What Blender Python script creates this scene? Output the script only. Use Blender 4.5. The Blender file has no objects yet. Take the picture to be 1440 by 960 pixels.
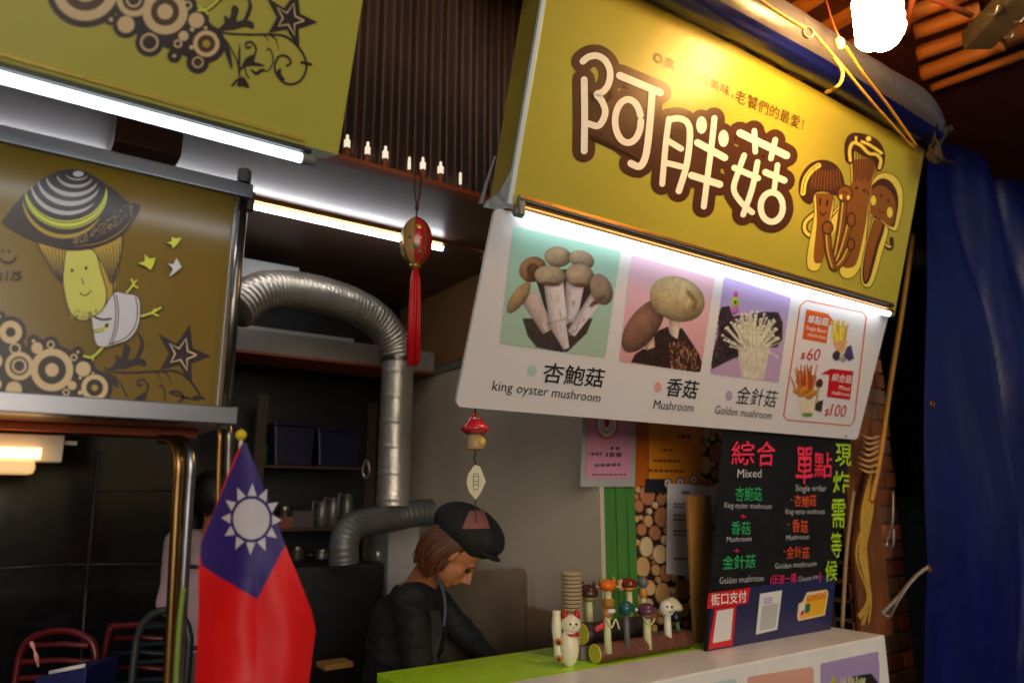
import bpy, bmesh, math, random
import numpy as np
from mathutils import Vector, Matrix, noise
random.seed(7)
SC = bpy.context.scene
COL = SC.collection
# ------------------------------------------------------------ camera, world, front fill sun, exposure
F = 1010.0
PITCH = math.atan(220 / F); YAW = math.radians(55.06)
CAM = Vector((0, 0, 1.55))
FH = Vector((math.cos(YAW), math.sin(YAW), 0)); RT = Vector((math.sin(YAW), -math.cos(YAW), 0)); UP = Vector((0, 0, 1))
FW = FH * math.cos(PITCH) + UP * math.sin(PITCH); U2 = -FH * math.sin(PITCH) + UP * math.cos(PITCH)
cd = bpy.data.cameras.new('camera'); cam = bpy.data.objects.new('camera', cd); COL.objects.link(cam)
cam.matrix_world = Matrix(((RT.x, U2.x, -FW.x, CAM.x), (RT.y, U2.y, -FW.y, CAM.y), (RT.z, U2.z, -FW.z, CAM.z), (0, 0, 0, 1)))
cd.sensor_width = 36; cd.lens = 36 * F / 1440; cd.clip_start = .05; cd.clip_end = 2000
cd.dof.use_dof = True; cd.dof.focus_distance = 2.3; cd.dof.aperture_fstop = 1.35
SC.camera = cam
w = bpy.data.worlds.new('World'); SC.world = w; w.use_nodes = True
nt = w.node_tree; bg = nt.nodes['Background']
sky = nt.nodes.new('ShaderNodeTexSky'); sky.sky_type = 'NISHITA'; sky.sun_disc = False
sky.sun_elevation = math.radians(14); sky.sun_rotation = math.radians(200)
nt.links.new(sky.outputs[0], bg.inputs[0]); bg.inputs[1].default_value = 0.02
sd = bpy.data.lights.new('sun', 'SUN'); sd.energy = 1.25; sd.angle = math.radians(40); sd.color = (1, .89, .76)  # added soft front fill, stands for street lighting behind the camera
so = bpy.data.objects.new('sun', sd); COL.objects.link(so); so.rotation_euler = (math.radians(84), 0, math.radians(-20))  # added front fill, stands for street lighting behind the camera
SC.view_settings.view_transform = 'Standard'; SC.view_settings.look = 'None'
SC.view_settings.exposure = 0.38; SC.view_settings.gamma = 1
TUBE_L = 6.2; BULB_L = 95.0

# ------------------------------------------------------------ helpers
def ray(x, y): return FW * F + RT * (x - 720) + U2 * (480 - y)
def onY(x, y, Y): r = ray(x, y); return CAM + r * (Y / r.y)
def onX(x, y, X): r = ray(x, y); return CAM + r * (X / r.x)
def onZ(x, y, Z): r = ray(x, y); return CAM + r * ((Z - CAM.z) / r.z)
def at(x, y, d): r = ray(x, y); return CAM + r * (d / r.dot(FH))
def V(*a): return Vector(a)

class PL:
    """a real plane in the place; at() / loc() give points on it"""
    def __init__(s, o, v, u=(1, 0, 0)):
        s.o = Vector(o); s.u = Vector(u).normalized(); s.v = Vector(v).normalized(); s.n = s.u.cross(s.v).normalized()
    def at(s, x, y, off=0.0):
        r = ray(x, y); t = (s.o - CAM).dot(s.n) / r.dot(s.n); return CAM + r * t + s.n * off
    def loc(s, x, y): p = s.at(x, y) - s.o; return p.dot(s.u), p.dot(s.v)
    def W(s, a, b, off=0.0): return s.o + s.u * a + s.v * b + s.n * off

def lin(c):
    return tuple(((v / 255) / 12.92 if v / 255 <= .04045 else ((v / 255 + .055) / 1.055) ** 2.4) for v in c)
_m = {}
def M(name, col=(128, 128, 128), rough=.5, metal=0, var=.18, scale=7, bump=0, bscale=80, emit=0, ecol=None, trans=0, coat=0, stretch=None, attr=False, alpha=1, sheen=0):
    if name in _m: return _m[name]
    m = bpy.data.materials.new(name); m.use_nodes = True; t = m.node_tree; N = t.nodes; L = t.links
    p = N['Principled BSDF']; c = lin(col)
    tc = N.new('ShaderNodeTexCoord'); mp = N.new('ShaderNodeMapping'); L.new(tc.outputs['Object'], mp.inputs[0])
    if stretch: mp.inputs['Scale'].default_value = stretch
    n = N.new('ShaderNodeTexNoise'); n.inputs['Scale'].default_value = scale; n.inputs['Detail'].default_value = 5
    L.new(mp.outputs[0], n.inputs['Vector'])
    mx = N.new('ShaderNodeMixRGB'); mx.inputs['Color1'].default_value = tuple(v * (1 - var) for v in c) + (1,)
    mx.inputs['Color2'].default_value = tuple(min(1, v * (1 + var)) for v in c) + (1,)
    L.new(n.outputs['Fac'], mx.inputs['Fac'])
    if attr:
        a = N.new('ShaderNodeAttribute'); a.attribute_name = 'Col'
        m2 = N.new('ShaderNodeMixRGB'); m2.blend_type = 'MULTIPLY'; m2.inputs['Fac'].default_value = 1
        mx.inputs['Color1'].default_value = (1 - var,) * 3 + (1,); mx.inputs['Color2'].default_value = (1, 1, 1, 1)
        L.new(a.outputs['Color'], m2.inputs['Color1']); L.new(mx.outputs[0], m2.inputs['Color2']); L.new(m2.outputs[0], p.inputs['Base Color'])
    else: L.new(mx.outputs[0], p.inputs['Base Color'])
    n2 = N.new('ShaderNodeTexNoise'); n2.inputs['Scale'].default_value = scale * 3.1; L.new(mp.outputs[0], n2.inputs['Vector'])
    mr = N.new('ShaderNodeMapRange'); mr.inputs['To Min'].default_value = max(.02, rough * .75); mr.inputs['To Max'].default_value = min(1, rough * 1.3)
    L.new(n2.outputs['Fac'], mr.inputs['Value']); L.new(mr.outputs[0], p.inputs['Roughness'])
    p.inputs['Metallic'].default_value = metal; p.inputs['Coat Weight'].default_value = coat; p.inputs['Coat Roughness'].default_value = .12
    p.inputs['Transmission Weight'].default_value = trans; p.inputs['Alpha'].default_value = alpha
    if sheen: p.inputs['Sheen Weight'].default_value = sheen
    if bump:
        n3 = N.new('ShaderNodeTexNoise'); n3.inputs['Scale'].default_value = bscale; n3.inputs['Detail'].default_value = 4; L.new(mp.outputs[0], n3.inputs['Vector'])
        b = N.new('ShaderNodeBump'); b.inputs['Strength'].default_value = bump; b.inputs['Distance'].default_value = .01
        L.new(n3.outputs['Fac'], b.inputs['Height']); L.new(b.outputs[0], p.inputs['Normal'])
    if emit:
        p.inputs['Emission Color'].default_value = tuple(ecol or c) + (1,); p.inputs['Emission Strength'].default_value = emit
    _m[name] = m; return m

def tag(o, label=None, cat=None, group=None, kind=None):
    if label: o['label'] = label
    if cat: o['category'] = cat
    if group: o['group'] = group
    if kind: o['kind'] = kind
    return o
BASE = {}
def thing(name, loc, label, cat, group=None):
    o = bpy.data.objects.new(name, None); COL.objects.link(o); o.empty_display_size = .05
    o.location = loc; BASE[o.name] = Vector(loc); return tag(o, label, cat, group)

class MB:
    def __init__(s): s.v = []; s.f = []
    def add(s, vs, fs):
        b = len(s.v); s.v += [Vector(v) for v in vs]; s.f += [tuple(b + i for i in f) for f in fs]; return s
    def poly(s, pts): return s.add(pts, [tuple(range(len(pts)))])
    def prism(s, pts, vec):
        n = len(pts); vec = Vector(vec); q = [Vector(p) + vec for p in pts]
        fs = [tuple(range(n)), tuple(range(2 * n - 1, n - 1, -1))] + [((i + 1) % n, i, n + i, n + (i + 1) % n) for i in range(n)]
        return s.add([Vector(p) for p in pts] + q, fs)
    def box(s, a, b):
        x0, y0, z0 = a; x1, y1, z1 = b
        return s.prism([(x0, y0, z0), (x1, y0, z0), (x1, y0, z1), (x0, y0, z1)], (0, y1 - y0, 0))
    def obox(s, c, ax, h):
        c = Vector(c); A, B, C_ = [Vector(k).normalized() * q for k, q in zip(ax, h)]
        return s.prism([c - A - B - C_, c + A - B - C_, c + A + B - C_, c - A + B - C_], C_ * 2)
    def tube(s, path, r, n=12, cap=True, rr=None):
        P = [Vector(p) for p in path]; k = len(P); R = r if isinstance(r, (list, tuple)) else [r] * k
        T = [(P[min(i + 1, k - 1)] - P[max(i - 1, 0)]).normalized() for i in range(k)]
        a = T[0].orthogonal().normalized(); vs = []
        for i in range(k):
            a = (a - T[i] * a.dot(T[i])).normalized(); b = T[i].cross(a)
            for j in range(n):
                t = 2 * math.pi * j / n; vs.append(P[i] + (a * math.cos(t) + b * math.sin(t)) * R[i])
        fs = [(i * n + j, i * n + (j + 1) % n, (i + 1) * n + (j + 1) % n, (i + 1) * n + j) for i in range(k - 1) for j in range(n)]
        if cap: fs += [tuple(range(n - 1, -1, -1)), tuple((k - 1) * n + j for j in range(n))]
        return s.add(vs, fs)
    def cyl(s, p0, p1, r0, r1=None, n=16): return s.tube([p0, p1], [r0, r0 if r1 is None else r1], n)
    def ell(s, c, r, ax=None, nu=20, nv=12, fn=None):
        c = Vector(c); ax = [Vector(a) for a in (ax or [(1, 0, 0), (0, 1, 0), (0, 0, 1)])]; vs = []
        if not isinstance(r, (list, tuple)): r = (r, r, r)
        for i in range(1, nv):
            for j in range(nu):
                th = math.pi * i / nv; ph = 2 * math.pi * j / nu
                d = [math.sin(th) * math.cos(ph), math.sin(th) * math.sin(ph), math.cos(th)]
                k = fn(d) if fn else 1
                vs.append(c + sum((ax[q] * (d[q] * r[q] * k) for q in range(3)), Vector()))
        vs += [c + ax[2] * r[2] * (fn([0, 0, 1]) if fn else 1), c - ax[2] * r[2] * (fn([0, 0, -1]) if fn else 1)]; t = len(vs) - 2
        fs = [(i * nu + j, (i + 1) * nu + j, (i + 1) * nu + (j + 1) % nu, i * nu + (j + 1) % nu) for i in range(nv - 2) for j in range(nu)]
        fs += [(t, j, (j + 1) % nu) for j in range(nu)] + [(t + 1, (nv - 2) * nu + (j + 1) % nu, (nv - 2) * nu + j) for j in range(nu)]
        return s.add(vs, fs)
    def lathe(s, prof, o, axis=(0, 0, 1), n=20):
        o = Vector(o); ax = Vector(axis).normalized(); a = ax.orthogonal().normalized(); b = ax.cross(a); k = len(prof)
        vs = [o + ax * h + (a * math.cos(2 * math.pi * j / n) + b * math.sin(2 * math.pi * j / n)) * max(r, 1e-5) for r, h in prof for j in range(n)]
        fs = [(i * n + j, i * n + (j + 1) % n, (i + 1) * n + (j + 1) % n, (i + 1) * n + j) for i in range(k - 1) for j in range(n)]
        fs += [tuple(range(n - 1, -1, -1)), tuple((k - 1) * n + j for j in range(n))]
        return s.add(vs, fs)
    def grid(s, fn, nu, nv):
        vs = [fn(i / nu, j / nv) for j in range(nv + 1) for i in range(nu + 1)]
        return s.add(vs, [(j * (nu + 1) + i, j * (nu + 1) + i + 1, (j + 1) * (nu + 1) + i + 1, (j + 1) * (nu + 1) + i) for j in range(nv) for i in range(nu)])
    def build(s, name, mat, parent=None, smooth=False, label=None, cat=None, group=None, kind=None, bevel=0, base=None):
        if parent is not None: b = BASE[parent.name]
        elif base is not None: b = Vector(base)
        else:
            lo = [min(v[k] for v in s.v) for k in range(3)]; hi = [max(v[k] for v in s.v) for k in range(3)]
            b = Vector(((lo[0] + hi[0]) / 2, (lo[1] + hi[1]) / 2, lo[2]))
        me = bpy.data.meshes.new(name); me.from_pydata([tuple(v - b) for v in s.v], [], s.f)
        if smooth: me.polygons.foreach_set('use_smooth', [True] * len(me.polygons))
        me.materials.append(mat); me.update()
        o = bpy.data.objects.new(name, me); COL.objects.link(o)
        if parent is not None: o.parent = parent
        else: o.location = b
        BASE[o.name] = b
        if bevel:
            bm = bmesh.new(); bm.from_mesh(me); bmesh.ops.remove_doubles(bm, verts=bm.verts, dist=1e-5)
            es = [e for e in bm.edges if len(e.link_faces) == 2 and e.calc_face_angle(0) > .5]
            bmesh.ops.bevel(bm, geom=es, offset=bevel, segments=2, affect='EDGES', profile=.6); bmesh.ops.recalc_face_normals(bm, faces=bm.faces); bm.to_mesh(me); bm.free()
        else:
            bm = bmesh.new(); bm.from_mesh(me)
            if any(len(e.link_faces) == 2 for e in bm.edges) and len(s.f) > 1 and kind != 'flat' and not getattr(s, 'flat', False):
                bmesh.ops.recalc_face_normals(bm, faces=bm.faces)
            bm.to_mesh(me); bm.free()
        if kind == 'flat': kind = None
        return tag(o, label, cat, group, kind)

def struct(mb, name, mat, **k): return mb.build(name, mat, kind='structure', **k)

def smoothpath(pts, n=6):
    """Catmull-Rom through points (any dimension)"""
    P = [Vector(p) for p in pts]; out = []
    for i in range(len(P) - 1):
        p0, p1, p2, p3 = P[max(i - 1, 0)], P[i], P[i + 1], P[min(i + 2, len(P) - 1)]
        for k in range(n):
            t = k / n; out.append(.5 * ((2 * p1) + (p2 - p0) * t + (2 * p0 - 5 * p1 + 4 * p2 - p3) * t * t + (3 * p1 - p0 - 3 * p2 + p3) * t ** 3))
    out.append(P[-1]); return out

class Art:
    """flat print: shapes laid on a plane as thin film, each a hair above the one before"""
    def __init__(s, P, off=.0008, tr=None): s.P = P; s.off = off; s.tr = tr or (lambda x, y: (x, y)); s.g = {}; s.k = 0
    def mb(s, mat):
        if mat.name not in s.g: s.g[mat.name] = (MB(), mat); s.g[mat.name][0].flat = True
        return s.g[mat.name][0]
    def L(s, p): return Vector(s.P.loc(*s.tr(*p)))
    def o(s): s.k += 1; return s.off + s.k * .000008
    def poly(s, mat, pts, smooth=0, raw=False):
        q = [s.L(p) for p in pts] if not raw else [Vector(p) for p in pts]
        if smooth: q = smoothpath(q + [q[0]], smooth)[:-1]
        ar = sum(q[i].x * q[(i + 1) % len(q)].y - q[(i + 1) % len(q)].x * q[i].y for i in range(len(q)))
        if ar < 0: q.reverse()
        o = s.o(); s.mb(mat).poly([s.P.W(a.x, a.y, o) for a in q])
    def circ(s, mat, c, r, ry=None, n=28, rot=0):
        """circle of radius r (same units as the points), seen-in-picture ellipse laid on the plane"""
        ry = ry or r; cr, sr = math.cos(rot), math.sin(rot)
        s.poly(mat, [(c[0] + r * math.cos(2 * math.pi * i / n) * cr - ry * math.sin(2 * math.pi * i / n) * sr, c[1] + r * math.cos(2 * math.pi * i / n) * sr + ry * math.sin(2 * math.pi * i / n) * cr) for i in range(n)])
    def stroke(s, mat, pts, wd, smooth=4, closed=False, taper=False):
        q = [Vector(p) for p in pts]
        if closed: q = q + [q[0]]
        if smooth: q = smoothpath(q, smooth)
        n = len(q); Lf = []; Rt = []
        for i in range(n):
            t = (q[min(i + 1, n - 1)] - q[max(i - 1, 0)]); t = t.normalized() if t.length else Vector((1, 0)); m = Vector((-t.y, t.x))
            h = wd / 2 * ((1 - .85 * abs(2 * i / (n - 1) - 1) ** 2) if taper == 2 else (1 - .9 * i / (n - 1)) if taper else 1)
            Lf.append(q[i] + m * h); Rt.append(q[i] - m * h)
        mbx = s.mb(mat); o = s.o(); W = lambda p: s.P.W(*s.L(p), o)
        for i in range(n - 1):
            a = [Lf[i], Lf[i + 1], Rt[i + 1], Rt[i]]; w_ = [W(p) for p in a]
            if (w_[1] - w_[0]).cross(w_[2] - w_[0]).dot(s.P.n) < 0: w_.reverse()
            mbx.poly(w_)
        if not taper and not closed:
            for e in (q[0], q[-1]): s.circ(mat, e, wd / 2, n=14)
    def build(s, name, parent, split=True):
        out = []
        for mbx, mat in s.g.values():
            if not split: out.append(mbx.build(name, mat, parent, kind='flat')); continue
            A = np.array([[min(mbx.v[i][k] for i in f) for k in (0, 2)] + [max(mbx.v[i][k] for i in f) for k in (0, 2)] for f in mbx.f])
            lab = list(range(len(A)))
            def find(i):
                while lab[i] != i: lab[i] = lab[lab[i]]; i = lab[i]
                return i
            e = .0004
            for i in range(len(A)):
                for j in np.where((A[:, 0] <= A[i, 2] + e) & (A[:, 2] >= A[i, 0] - e) & (A[:, 1] <= A[i, 3] + e) & (A[:, 3] >= A[i, 1] - e))[0]: lab[find(int(j))] = find(i)
            G = {}
            for i in range(len(A)): G.setdefault(find(i), []).append(i)
            small = []
            for ids in G.values():
                q = A[ids]
                if max(q[:, 2].max() - q[:, 0].min(), q[:, 3].max() - q[:, 1].min()) < .02 and len(G) > 3: small += ids; continue
                m = MB(); m.flat = True
                for i in ids: m.poly([mbx.v[k] for k in mbx.f[i]])
                out.append(m.build(name, mat, parent, kind='flat'))
            if small:
                m = MB(); m.flat = True
                for i in small: m.poly([mbx.v[k] for k in mbx.f[i]])
                o = m.build(name + '_fine_detail', mat, parent, kind='flat'); o['kind'] = 'stuff'; out.append(o)
        return out

def text(body, P, p0, p1, h, mat, parent, name='lettering', bold=0.0, off=.002, slant=0, tr=None, jit=0):
    """lettering fitted between two baseline ends, h = cap height in the same units"""
    tr = tr or (lambda x, y: (x, y))
    c = bpy.data.curves.new('txt', 'FONT'); c.body = body; c.resolution_u = 2; c.offset = bold
    o = bpy.data.objects.new('txt', c); COL.objects.link(o); bpy.context.view_layer.update()
    me = bpy.data.meshes.new_from_object(o.evaluated_get(bpy.context.evaluated_depsgraph_get()))
    bpy.data.objects.remove(o); bpy.data.curves.remove(c)
    if not len(me.vertices): return
    a = np.empty(len(me.vertices) * 3); me.vertices.foreach_get('co', a); a = a.reshape(-1, 3)
    x0, x1 = a[:, 0].min(), a[:, 0].max(); cjk = any(ord(k) > 0x2e80 for k in body)
    y0, y1 = (a[:, 1].min(), a[:, 1].max()) if cjk else (0, .71)
    A = Vector(P.loc(*tr(*p0))); B = Vector(P.loc(*tr(*p1))); T = Vector(P.loc(*tr(p0[0], p0[1] - h)))
    d = B - A; hh = abs(T.y - A.y); b = BASE[parent.name]; dn = d.normalized(); pn = Vector((-dn.y, dn.x))
    for i in range(len(a)):
        u = (a[i, 0] - x0) / (x1 - x0); t = (a[i, 1] - y0) / (y1 - y0)
        q = A + d * u + (Vector((pn.x * .35, 1)) if slant == 0 else Vector((slant, 1))) * (hh * t)
        if jit: q = q + Vector((noise.noise(V(q.x * 55, q.y * 55, 1)), noise.noise(V(q.x * 55, q.y * 55, 9)))) * jit + Vector((0, noise.noise(V(q.x * 14, 5, 1)) * jit * 1.5))
        a[i] = P.W(q.x, q.y, off) - b
    me.vertices.foreach_set('co', a.ravel()); me.name = name; me.materials.clear(); me.materials.append(mat); me.update()
    ob = bpy.data.objects.new(name, me); COL.objects.link(ob); ob.parent = parent; BASE[ob.name] = b
    return ob

def mesh_from(objs_mb, voxel, smooth_it=6, shrink=0):
    """joins closed lumps into one continuous skin"""
    me = bpy.data.meshes.new('t'); me.from_pydata([tuple(v) for v in objs_mb.v], [], objs_mb.f)
    bm = bmesh.new(); bm.from_mesh(me); bmesh.ops.recalc_face_normals(bm, faces=bm.faces); bm.to_mesh(me); bm.free()
    o = bpy.data.objects.new('t', me); COL.objects.link(o)
    r = o.modifiers.new('r', 'REMESH'); r.mode = 'VOXEL'; r.voxel_size = voxel
    q = o.modifiers.new('s', 'SMOOTH'); q.iterations = smooth_it; q.factor = .5
    bpy.context.view_layer.update(); m2 = bpy.data.meshes.new_from_object(o.evaluated_get(bpy.context.evaluated_depsgraph_get()))
    out = MB(); out.v = [v.co.copy() for v in m2.vertices]; out.f = [tuple(p.vertices) for p in m2.polygons]
    bpy.data.objects.remove(o); return out

# ------------------------------------------------------------ printed photographs: colours per vertex on a fine grid
class Canvas:
    def __init__(s, P, x0, y0, x1, y1, step=1.2):
        s.P = P; s.nx = int((x1 - x0) / step) + 1; s.ny = int((y1 - y0) / step) + 1
        s.X, s.Y = np.meshgrid(np.linspace(x0, x1, s.nx), np.linspace(y0, y1, s.ny)); s.step = step
        s.C = np.zeros((s.ny, s.nx, 3)); s.A = np.zeros((s.ny, s.nx)); s.rng = np.random.RandomState(3)
    def noise(s, sc, seed=0):
        r = np.random.RandomState(seed); g = r.rand(64, 64); u = (s.X / sc) % 63; v = (s.Y / sc) % 63
        i = u.astype(int); j = v.astype(int); a = u - i; b = v - j
        return (g[j, i] * (1 - a) + g[j, i + 1] * a) * (1 - b) + (g[j + 1, i] * (1 - a) + g[j + 1, i + 1] * a) * b
    def put(s, cov, col, clip=True):
        cov = np.clip(cov, 0, 1)[..., None]; col = np.asarray(col, float)
        if clip: cov = cov * (s.A[..., None] > 0)
        s.C = s.C * (1 - cov) + col * cov
    def sdpoly(s, pts):
        P = np.array(pts, float); n = len(P); d = np.full(s.X.shape, 1e9); ins = np.zeros(s.X.shape, bool)
        for i in range(n):
            a = P[i]; b = P[(i + 1) % n]; e = b - a; wx = s.X - a[0]; wy = s.Y - a[1]
            t = np.clip((wx * e[0] + wy * e[1]) / (e @ e + 1e-9), 0, 1); d = np.minimum(d, np.hypot(wx - e[0] * t, wy - e[1] * t))
            c = ((a[1] > s.Y) != (b[1] > s.Y)) & (s.X < (b[0] - a[0]) * (s.Y - a[1]) / (b[1] - a[1] + 1e-12) + a[0]); ins ^= c
        return np.where(ins, d, -d)
    def base(s, pts, top, bot, r=4):
        cx = sum(p[0] for p in pts) / 4; cy = sum(p[1] for p in pts) / 4
        sh = [(p[0] + (cx - p[0]) / abs(cx - p[0]) * r, p[1] + (cy - p[1]) / abs(cy - p[1]) * r) for p in pts]
        d = s.sdpoly(sh) + r; s.A = np.where(d > 0, 1, 0).astype(float)
        t = np.clip((s.Y - s.Y.min()) / (s.Y.max() - s.Y.min()), 0, 1)[..., None]
        s.C = np.array(lin(top)) * (1 - t) + np.array(lin(bot)) * t; s.B0 = s.C.copy()
    def poly(s, pts, col, nz=0, sc=3, seed=1, soft=1.0):
        c = np.array(lin(col)) * (1 + nz * (s.noise(sc, seed)[..., None] - .5) * 2); s.put(s.sdpoly(pts) / soft + .5, np.clip(c, 0, 1))
    def dome(s, c, rx, ry, rot, col, lo=.30, l=(-.4, -.6), nz=.1, seed=2):
        cr, sr = math.cos(rot), math.sin(rot); x = s.X - c[0]; y = s.Y - c[1]; u = (x * cr + y * sr) / rx; v = (-x * sr + y * cr) / ry
        r2 = u * u + v * v; r = np.sqrt(r2); nzv = np.sqrt(np.clip(1 - r2, 0, 1)); wx = u * cr - v * sr; wy = u * sr + v * cr
        sh = lo + (1 - lo) * np.clip(.38 * nzv + .32 + .78 * (wx * l[0] + wy * l[1]), 0, 1.1); sh = sh * (1 + nz * (s.noise(3, seed) - .5) * 2)
        if hasattr(s, 'B0') and min(rx, ry) > 6:
            m_ = (np.abs(s.C - s.B0).sum(2) > .03); s.put(np.clip((1.3 - r) * 1.4, 0, .42) * m_, np.array([.035, .022, .018]))
            sh = sh * (1 - .30 * np.clip(r, 0, 1) ** 5) * (1 + .30 * (s.noise(7, seed + 5) - .5)) * (1 + .16 * (s.noise(1.6, seed + 9) - .5))
        s.put((1 - r) * min(rx, ry) + .5, np.array(lin(col)) * sh[..., None])
    def stem(s, p, q, w0, w1, col, lo=.4, side=-1.1, nz=.03, seed=4):
        p = np.array(p, float); q = np.array(q, float); e = q - p; Ln = np.hypot(*e); e /= Ln
        x = s.X - p[0]; y = s.Y - p[1]; t = x * e[0] + y * e[1]; m = x * -e[1] + y * e[0]; wd = w0 + (w1 - w0) * np.clip(t / Ln, 0, 1)
        k = m / wd; d = np.minimum(wd - np.abs(m), np.minimum(t + 1, Ln + 1 - t))
        sh = lo + (1 - lo) * np.clip(np.sqrt(np.clip(1 - k * k, 0, 1)) * .7 + .3 + side * k * .4, 0, 1.1); sh = sh * (1 + nz * (s.noise(4, seed) - .5) * 2)
        if hasattr(s, 'B0') and max(w0, w1) > 5:
            m_ = (np.abs(s.C - s.B0).sum(2) > .03); s.put(np.clip((d + 4) / 8, 0, .5) * m_, np.array([.04, .028, .026])); sh = sh * (1 + .10 * (s.noise(5, seed + 3) - .5))
        s.put(d + .5, np.array(lin(col)) * sh[..., None])
    def build(s, name, parent, mat, off=.001):
        b = BASE[parent.name]; vid = -np.ones((s.ny, s.nx), int); need = np.zeros((s.ny, s.nx), bool)
        f = s.A > 0; cell = f[:-1, :-1] & f[1:, :-1] & f[:-1, 1:] & f[1:, 1:]
        need[:-1, :-1] |= cell; need[1:, :-1] |= cell; need[:-1, 1:] |= cell; need[1:, 1:] |= cell
        vid[need] = np.arange(need.sum()); J, I = np.where(need)
        vs = [tuple(s.P.at(s.X[j, i], s.Y[j, i], off) - b) for j, i in zip(J, I)]
        cj, ci = np.where(cell); fs = [(vid[j + 1, i], vid[j + 1, i + 1], vid[j, i + 1], vid[j, i]) for j, i in zip(cj, ci)]
        me = bpy.data.meshes.new(name); me.from_pydata(vs, [], [tuple(int(k) for k in q) for q in fs])
        ca = me.color_attributes.new('Col', 'FLOAT_COLOR', 'POINT'); cc = np.ones((len(vs), 4)); cc[:, :3] = np.clip(s.C[J, I], 0, 1); ca.data.foreach_set('color', cc.ravel())
        me.materials.append(mat); o = bpy.data.objects.new(name, me); COL.objects.link(o); o.parent = parent; BASE[o.name] = b; return o

# ------------------------------------------------------------ materials
m_sign = M('mustard_vinyl', (174, 170, 64), rough=.33, var=.06, scale=2, bump=.03, bscale=6)
m_panel = M('shaded_olive_vinyl', (120, 96, 24), rough=.2, var=.08, scale=2)  # sign yellow with the panel's shade put into the colour
m_brown = M('print_brown', (74, 44, 28), rough=.3, var=.05)
m_brown2 = M('print_mid_brown', (140, 88, 36), rough=.3, var=.05)
m_dark = M('print_aubergine', (40, 27, 34), rough=.3, var=.05)
m_cream = M('print_cream', (214, 190, 146), rough=.3, var=.05)
m_yel = M('print_pale_yellow', (236, 222, 96), rough=.3, var=.05)
m_lime = M('print_lime', (206, 214, 60), rough=.3, var=.05)
m_gold = M('print_gold', (178, 150, 40), rough=.3, var=.05)
m_lil = M('print_pale_lilac', (205, 205, 215), rough=.3, var=.04)
m_white = M('print_white', (235, 235, 232), rough=.3, var=.02)
m_alu = M('aluminium_trim', (200, 205, 210), rough=.3, metal=.8, var=.1)
m_steel = M('brushed_steel', (150, 152, 160), rough=.3, metal=1, var=.1, scale=3, stretch=(.4, 1, 3))
m_steel2 = M('tarnished_steel', (122, 118, 116), rough=.3, metal=1, var=.25, scale=5)
m_frame = M('steel_rail', (165, 167, 176), rough=.36, metal=.9, var=.2, scale=5, stretch=(.5, 4, 4))
m_brass = M('gilt_strip', (176, 128, 62), rough=.3, metal=.75, var=.15)
m_tube = M('lit_tube', (240, 245, 255), rough=.4, emit=TUBE_L, ecol=(.86, .93, 1.0))
m_bulb = M('lit_spiral_bulb', (255, 235, 200), rough=.4, emit=BULB_L, ecol=(1.0, .52, .16))
m_warm = M('lit_warm_tube', (255, 230, 190), rough=.4, emit=2.6, ecol=(1.0, .60, .26))
m_diff = M('warm_diffuser', (250, 220, 170), rough=.5, emit=.45, ecol=(1.0, .55, .2))
m_plast = M('cream_plastic', (196, 186, 166), rough=.45, var=.1)
m_black = M('black_void_paint', (14, 14, 15), rough=.7, var=.3)
m_darkwall = M('dark_board', (16, 16, 17), rough=.45, var=.35, scale=3)
m_soff = M('brown_laminate', (104, 78, 66), rough=.33, var=.2, scale=5, stretch=(.4, 3, 1), bump=.04)
m_ora = M('orange_stained_wood', (170, 84, 40), rough=.55, var=.25, scale=18, bump=.2)
m_wood = M('tan_plywood', (148, 108, 66), rough=.55, var=.25, scale=6, stretch=(1, 1, 8), bump=.05)
m_post = M('pine_post', (168, 118, 58), rough=.55, var=.25, scale=10, stretch=(6, 6, .5), bump=.1)
m_corr = M('brown_corrugated_sheet', (72, 48, 34), rough=.32, metal=.1, var=.75, scale=3.5, stretch=(4, 4, .25), bump=.1, bscale=30)
m_wallp = M('grey_wall_paint', (200, 186, 164), rough=.6, var=.1, scale=3, bump=.04)
m_menu = M('menu_board_white', (222, 219, 222), rough=.38, var=.03, scale=2)
m_txt = M('print_black', (36, 30, 34), rough=.4, var=.1)
m_red = M('print_red', (196, 26, 34), rough=.4, var=.06)
m_oran = M('print_orange', (216, 92, 30), rough=.4, var=.06)
m_photo = M('photo_print', rough=.35, attr=True, var=.05, scale=30)
m_tarp = M('blue_tarpaulin', (6, 14, 82), rough=.34, var=.45, scale=2.2, bump=.5, bscale=7)
m_tarp2 = M('rolled_blue_grey_tarpaulin', (76, 76, 84), rough=.3, var=.3, scale=4, bump=.3, bscale=12)
m_rope = M('yellow_nylon_rope', (198, 150, 40), rough=.5, var=.25, scale=90, bump=.5, bscale=250)
m_gal = M('galvanised_duct', (196, 190, 178), rough=.38, metal=.8, var=.3, scale=7, bump=.35, bscale=34)
m_green = M('lime_green_laminate', (184, 240, 40), rough=.28, var=.06, scale=3)
m_counter = M('white_counter_laminate', (232, 229, 224), rough=.32, var=.10, scale=9, bump=.02)

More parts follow.
